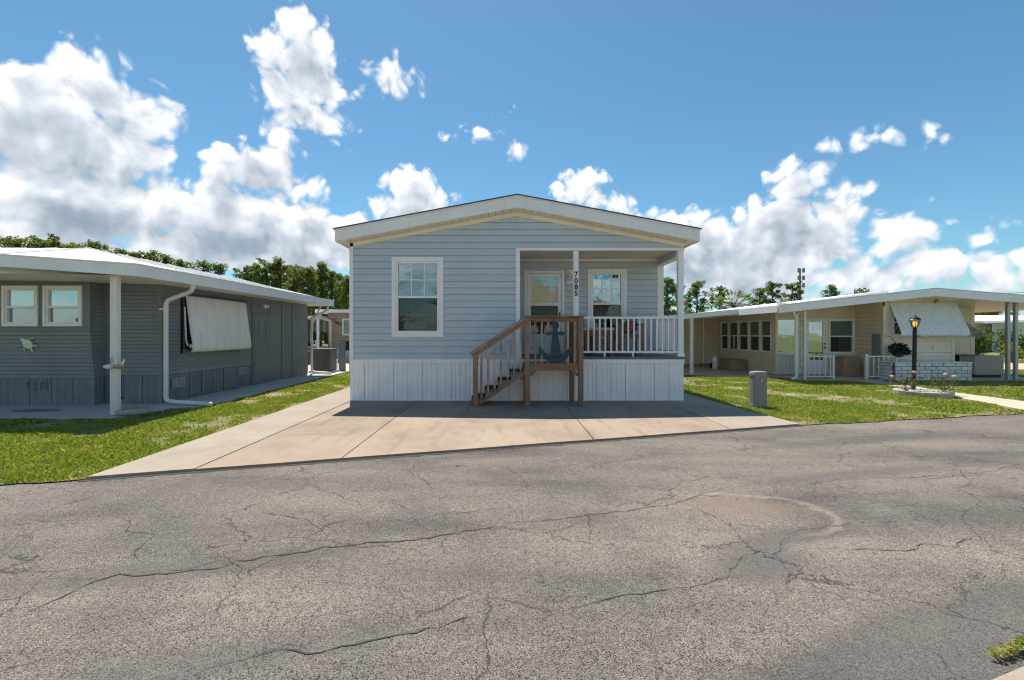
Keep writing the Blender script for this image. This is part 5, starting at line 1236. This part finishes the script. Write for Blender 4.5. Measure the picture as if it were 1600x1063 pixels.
# cell tower
CTW = thing('cell_tower', 'slender grey cell tower far behind the beige house', 'cell tower', ((1250 - CX) * 150 / F, 150, 0))
tx, ty, _ = ROOTLOC[CTW.name]
MB().tube([(tx, ty, -.06), (tx, ty, 12), (tx, ty, 23.0)], [.5, .4, .28], 10).build('mast', 'pole_grey', CTW)
for k, z in enumerate((22.3, 19.8, 17.4)):
    MB().tube([(tx - 1.0, ty - .5, z), (tx + 1.0, ty - .5, z)], .07, 6).build('antenna_arm', 'pole_grey', CTW)
    for dx in (-1.0, -.55, .55, 1.0): box('antenna_panel', 'pole_grey', CTW, tx + dx - .17, tx + dx + .17, ty - .7, ty - .52, z - .75, z + .75)
# overhead wires between a pole out of view and the mast behind the roof
PW = thing('power_line', 'pair of pale overhead wires crossing the sky at the right', 'power line', (30, 30, 0))
for z0, z1 in ((4.0, 4.9), (3.85, 4.35)): MB().tube([(28 + t * 14, 30, z0 + (z1 - z0) * t - .25 * math.sin(math.pi * t)) for t in np.linspace(0, 1, 12)], .018, 5).build('wire', 'galvanised', PW)
for x, z in ((28, 4.1), (42, 5.4)): MB().tube([(x, 30, -.06), (x, 30, z)], .09, 8).build('pole', 'bark', PW)

# ------------------------------------------------------------------ houses beyond the side road
FHS = thing('pink_house', 'pink and white mobile home with pale roof beyond the hedge', 'house', (41, 38, 0))
FP = Plane(0, 38, 1, 0)
MB().box(37.2, 47, 38.02, 44, .0, 2.5).build('wall', 'cream_siding', FHS)
pbox(FP, 37.2, 44, 1.45, 1.75, -.01, .03).build('pink_band', 'pink_siding', FHS)
MB().add([(36.6, 37.2, 2.45), (47.4, 37.2, 2.45), (47.4, 41, 3.1), (36.6, 41, 3.1), (47.4, 45, 2.45), (36.6, 45, 2.45)], [(0, 1, 2, 3), (3, 2, 4, 5), (0, 3, 5), (1, 4, 2)]).build('roof', 'white_roof', FHS)
pbox(FP, 36.6, 47.4, 2.28, 2.46, .75, .8).build('fascia', 'blue_metal', FHS)
for x in (38.0, 39.3, 43.6):
    q = frame_mb(FP, x, x + 1.0, .75, 1.45 if x < 42 else 2.0, .08, .0, .06).build('window', 'white_vinyl', FHS); pbox(FP, x + .08, x + .92, .83, 1.37 if x < 42 else 1.92, .0, .02).build('pane', 'glass_black', q)
for x in (37.4, 40.4, 41.6): box('porch_post', 'pink_siding', FHS, x, x + .14, 37.3, 37.44, .0, 2.28)
box('skirting', 'white_vinyl', FHS, 37.2, 44, 37.95, 37.99, .0, .5)
SHD = thing('pale_house', 'pale blue house end at the far right edge beyond the hedge', 'house', (44, 33, 0)); 
MB().box(39.6, 46, 34, 37, .0, 2.3).build('wall', 'door_bluewhite', SHD); MB().box(39.2, 46.4, 33.6, 37.1, 2.301, 2.48).build('roof', 'white_roof', SHD)
q = frame_mb(Plane(0, 34, 1, 0), 40.2, 41.2, .9, 1.9, .08, .0, .06).build('window', 'white_vinyl', SHD); pbox(Plane(0, 34, 1, 0), 40.28, 41.12, .98, 1.82, .0, .02).build('pane', 'glass_black', q)
def bush(x, y, rx, rz, mat, label, seed, leaf=.07, n_=900):
    o = thing('garden_bush', label, 'bush', (x, y, -.06), 'bushes beyond the carport'); rr = random.Random(seed); pts = []
    for k in range(9):
        an = rr.uniform(0, 6.28); c0 = np.array((math.cos(an) * rx * .55 * rr.random(), math.sin(an) * rx * .5 * rr.random(), rz * rr.uniform(.35, .8)))
        MB().tube([(x, y, -.06), (x + c0[0] * .6, y + c0[1] * .6, c0[2] * .7), (x + c0[0], y + c0[1], c0[2])], [.03, .02, .008], 5).build('stem', 'bark', o)
        pts.append(leaves(c0, (rx * .55, rx * .5, rz * .36), n_ // 9, leaf, seed * 31 + k, shell_=.2, asp=.35))
    link('foliage', leaf_mesh('foliage', np.concatenate(pts), mat), o)
bush(26.6, 25.6, 1.0, 1.9, 'hedge_leaf', 'tall loose green bush seen left of the carport posts', 1, .09, 1500); bush(28.2, 25.2, 1.0, 1.8, 'hedge_leaf', 'tall green bush seen between and behind the carport posts', 2, .09, 1500)
bush(29.6, 25.0, 1.0, 1.5, 'hedge_leaf', 'green bush at the right frame edge behind the yellow one', 3, .09, 1500); bush(26.5, 23.8, .55, .95, 'yellow_leaf', 'yellow-leaved low bush at the right edge', 4, .08, 700)
bush(24.6, 24.6, .55, .9, 'yellow_leaf', 'low yellow-green bush beyond the beige package unit', 5, .07, 600)
bush(21.6, 27.5, .7, .7, 'hedge_leaf', 'small low green bush near the thin post behind the carport', 6, .07, 600)

# ------------------------------------------------------------------ across the street, behind the camera: mirrored in the panes
OH = thing('cream_house', 'cream gabled home across the street, mirrored in the panes', 'house', (1, -14, 0))
MB().box(-4, 6.5, -20, -7, .0, 3.2).build('wall', 'cream_siding', OH)
MB().prism([(-4.5, 3.15), (7.0, 3.15), (1.25, 5.0)], lambda a, z, d: (a, d, z), -20.3, -6.6).build('roof', 'tan_siding', OH)
for x in (-3, 3.6): box('window', 'glass_black', OH, x, x + 1.3, -6.999, -6.96, 1.2, 2.4)
OH2 = thing('white_house', 'white mobile home across the street, mirrored in the side panes', 'house', (-13, -12, 0))
MB().box(-19, -8.5, -20, -11, .0, 2.5).build('wall', 'turtle_cream', OH2); MB().box(-19.4, -8.1, -20.4, -10.4, 2.501, 2.75).build('roof', 'white_roof', OH2)
for x in (-16, -11.5): box('window', 'glass_black', OH2, x, x + 1.3, -10.999, -10.96, 1.0, 2.1)
# ------------------------------------------------------------------ lawns: blades
def inside(poly, x, y):
    c0 = np.zeros(len(x), bool); k = len(poly)
    for i in range(k):
        x0, y0 = poly[i]; x1, y1 = poly[(i + 1) % k]
        cond = ((y0 > y) != (y1 > y)) & (x < (x1 - x0) * (y - y0) / ((y1 - y0) if y1 != y0 else 1e-9) + x0); c0 ^= cond
    return c0
def vnoise(x, y, s_, seed):
    rg = np.random.default_rng(seed); T_ = rg.random((64, 64)); X, Y = x * s_ + 100, y * s_ + 100; xi, yi = np.floor(X).astype(int), np.floor(Y).astype(int); fx, fy = X - xi, Y - yi
    fx, fy = fx * fx * (3 - 2 * fx), fy * fy * (3 - 2 * fy); g_ = lambda a, b_: T_[a % 64, b_ % 64]
    return (g_(xi, yi) * (1 - fx) + g_(xi + 1, yi) * fx) * (1 - fy) + (g_(xi, yi + 1) * (1 - fx) + g_(xi + 1, yi + 1) * fx) * fy
def lawn(name, label, poly, holes, dens, seed):
    rg = np.random.default_rng(seed); P = np.array(poly); lo_, hi_ = P.min(0), P.max(0)
    ground = MB().add([(a, b_, -.018) for a, b_ in poly], [tuple(range(len(poly)))]).build('lawn', 'soil_grass'); ground['kind'] = 'structure'
    n_ = int((hi_ - lo_).prod() * dens); x, y = rg.uniform(lo_[0], hi_[0], n_), rg.uniform(lo_[1], hi_[1], n_)
    dist = np.hypot(x, y); vis = (np.abs(x) < y * 1.25 + 1.0)
    k = inside(poly, x, y) & vis & (rg.random(n_) < np.clip(6.0 / dist, .12, 1) ** 1.2)
    for h_ in holes: k &= ~inside(h_, x, y)
    bare = vnoise(x, y, 1.5, seed + 1) * .6 + vnoise(x, y, 4.5, seed + 2) * .4
    k &= rg.random(n_) > np.clip((bare - .50) * 5.5, 0, .93)
    x, y, dist, bare = x[k], y[k], dist[k], bare[k]; m_ = len(x)
    sc = np.clip(dist / 6.5, .8, 2.2)
    h_ = rg.uniform(.020, .058, m_) * np.clip(1.25 - bare * .7, .4, 1.2); w_ = rg.uniform(.0035, .0075, m_) * sc
    t = rg.random(m_) * 6.283; lean = rg.uniform(.1, .95, m_) * h_ * 1.2; lt = rg.random(m_) * 6.283
    z0 = np.full(m_, -.022)
    a = np.stack([x - w_ * np.cos(t), y - w_ * np.sin(t), z0], 1); b_ = np.stack([x + w_ * np.cos(t), y + w_ * np.sin(t), z0], 1)
    mid1 = np.stack([x + lean * .35 * np.cos(lt) + w_ * .8 * np.cos(t), y + lean * .35 * np.sin(lt) + w_ * .8 * np.sin(t), z0 + h_ * .65], 1)
    tip = np.stack([x + lean * np.cos(lt), y + lean * np.sin(lt), z0 + h_], 1)
    o = link('grass', leaf_mesh('grass', np.stack([a, b_, mid1, tip], 1).reshape(-1, 3), 'grass_blade')); o['kind'] = 'stuff'; o['label'] = label
    print(name, m_)
L1 = [(-16, far_edge(-16) + .02)] + [(x, far_edge(x) + .02 + .03 * math.sin(x * 5) + .02 * math.sin(x * 13)) for x in np.arange(-12, -4.2, .15)] + [(-4.17, far_edge(-4.17) + .03), (-4.17, 18), (-5.86, 18), (-5.88, 8.72), (-6.32, 8.52), (-6.37, 7.88), (-6.64, 7.6), (-16, 7.6)]
lawn('left', 'green lawn between the grey house and the drive', L1, [], 6500, 1)
e0 = [(x, far_edge(x) + .02 + .03 * math.sin(x * 4) + .02 * math.sin(x * 11)) for x in np.arange(4.72, 15, .2)]
L2 = [(4.68, far_edge(4.68) + .03)] + e0 + [(30, 13), (34, 18.1), (17.4, 18.1), (16.95, 13.8), (8.98, 13.8), (9.0, 14.7), (5.55, 15.85), (5.55, 30), (4.10, 30), (4.135, 13.8), (4.43, 9.31)]
pth = [gp(*q) for q in path_b] + [gp(*q) for q in path_pts]
bed = [(9.78 + .55 * math.cos(t), 10.65 + .5 * math.sin(t)) for t in np.linspace(0, 6.28, 20)]
lawn('right', 'patchy green lawn in front of the beige house', L2, [pth, bed], 5200, 2)
# weeds at the near corner of the road
pts = []
for k in range(6):
    cx_, cy_ = 2.20 + .045 * k, 2.025 + .016 * k
    pts.append(leaves((cx_, cy_, .0), (.05, .022, .016), 45, .016, 900 + k, shell_=.1, asp=.35, up=.8))
wg = link('weeds', leaf_mesh('weeds', np.concatenate(pts), 'grass_blade')); wg['kind'] = 'stuff'; wg['label'] = 'tuft of weeds at the near edge of the road'
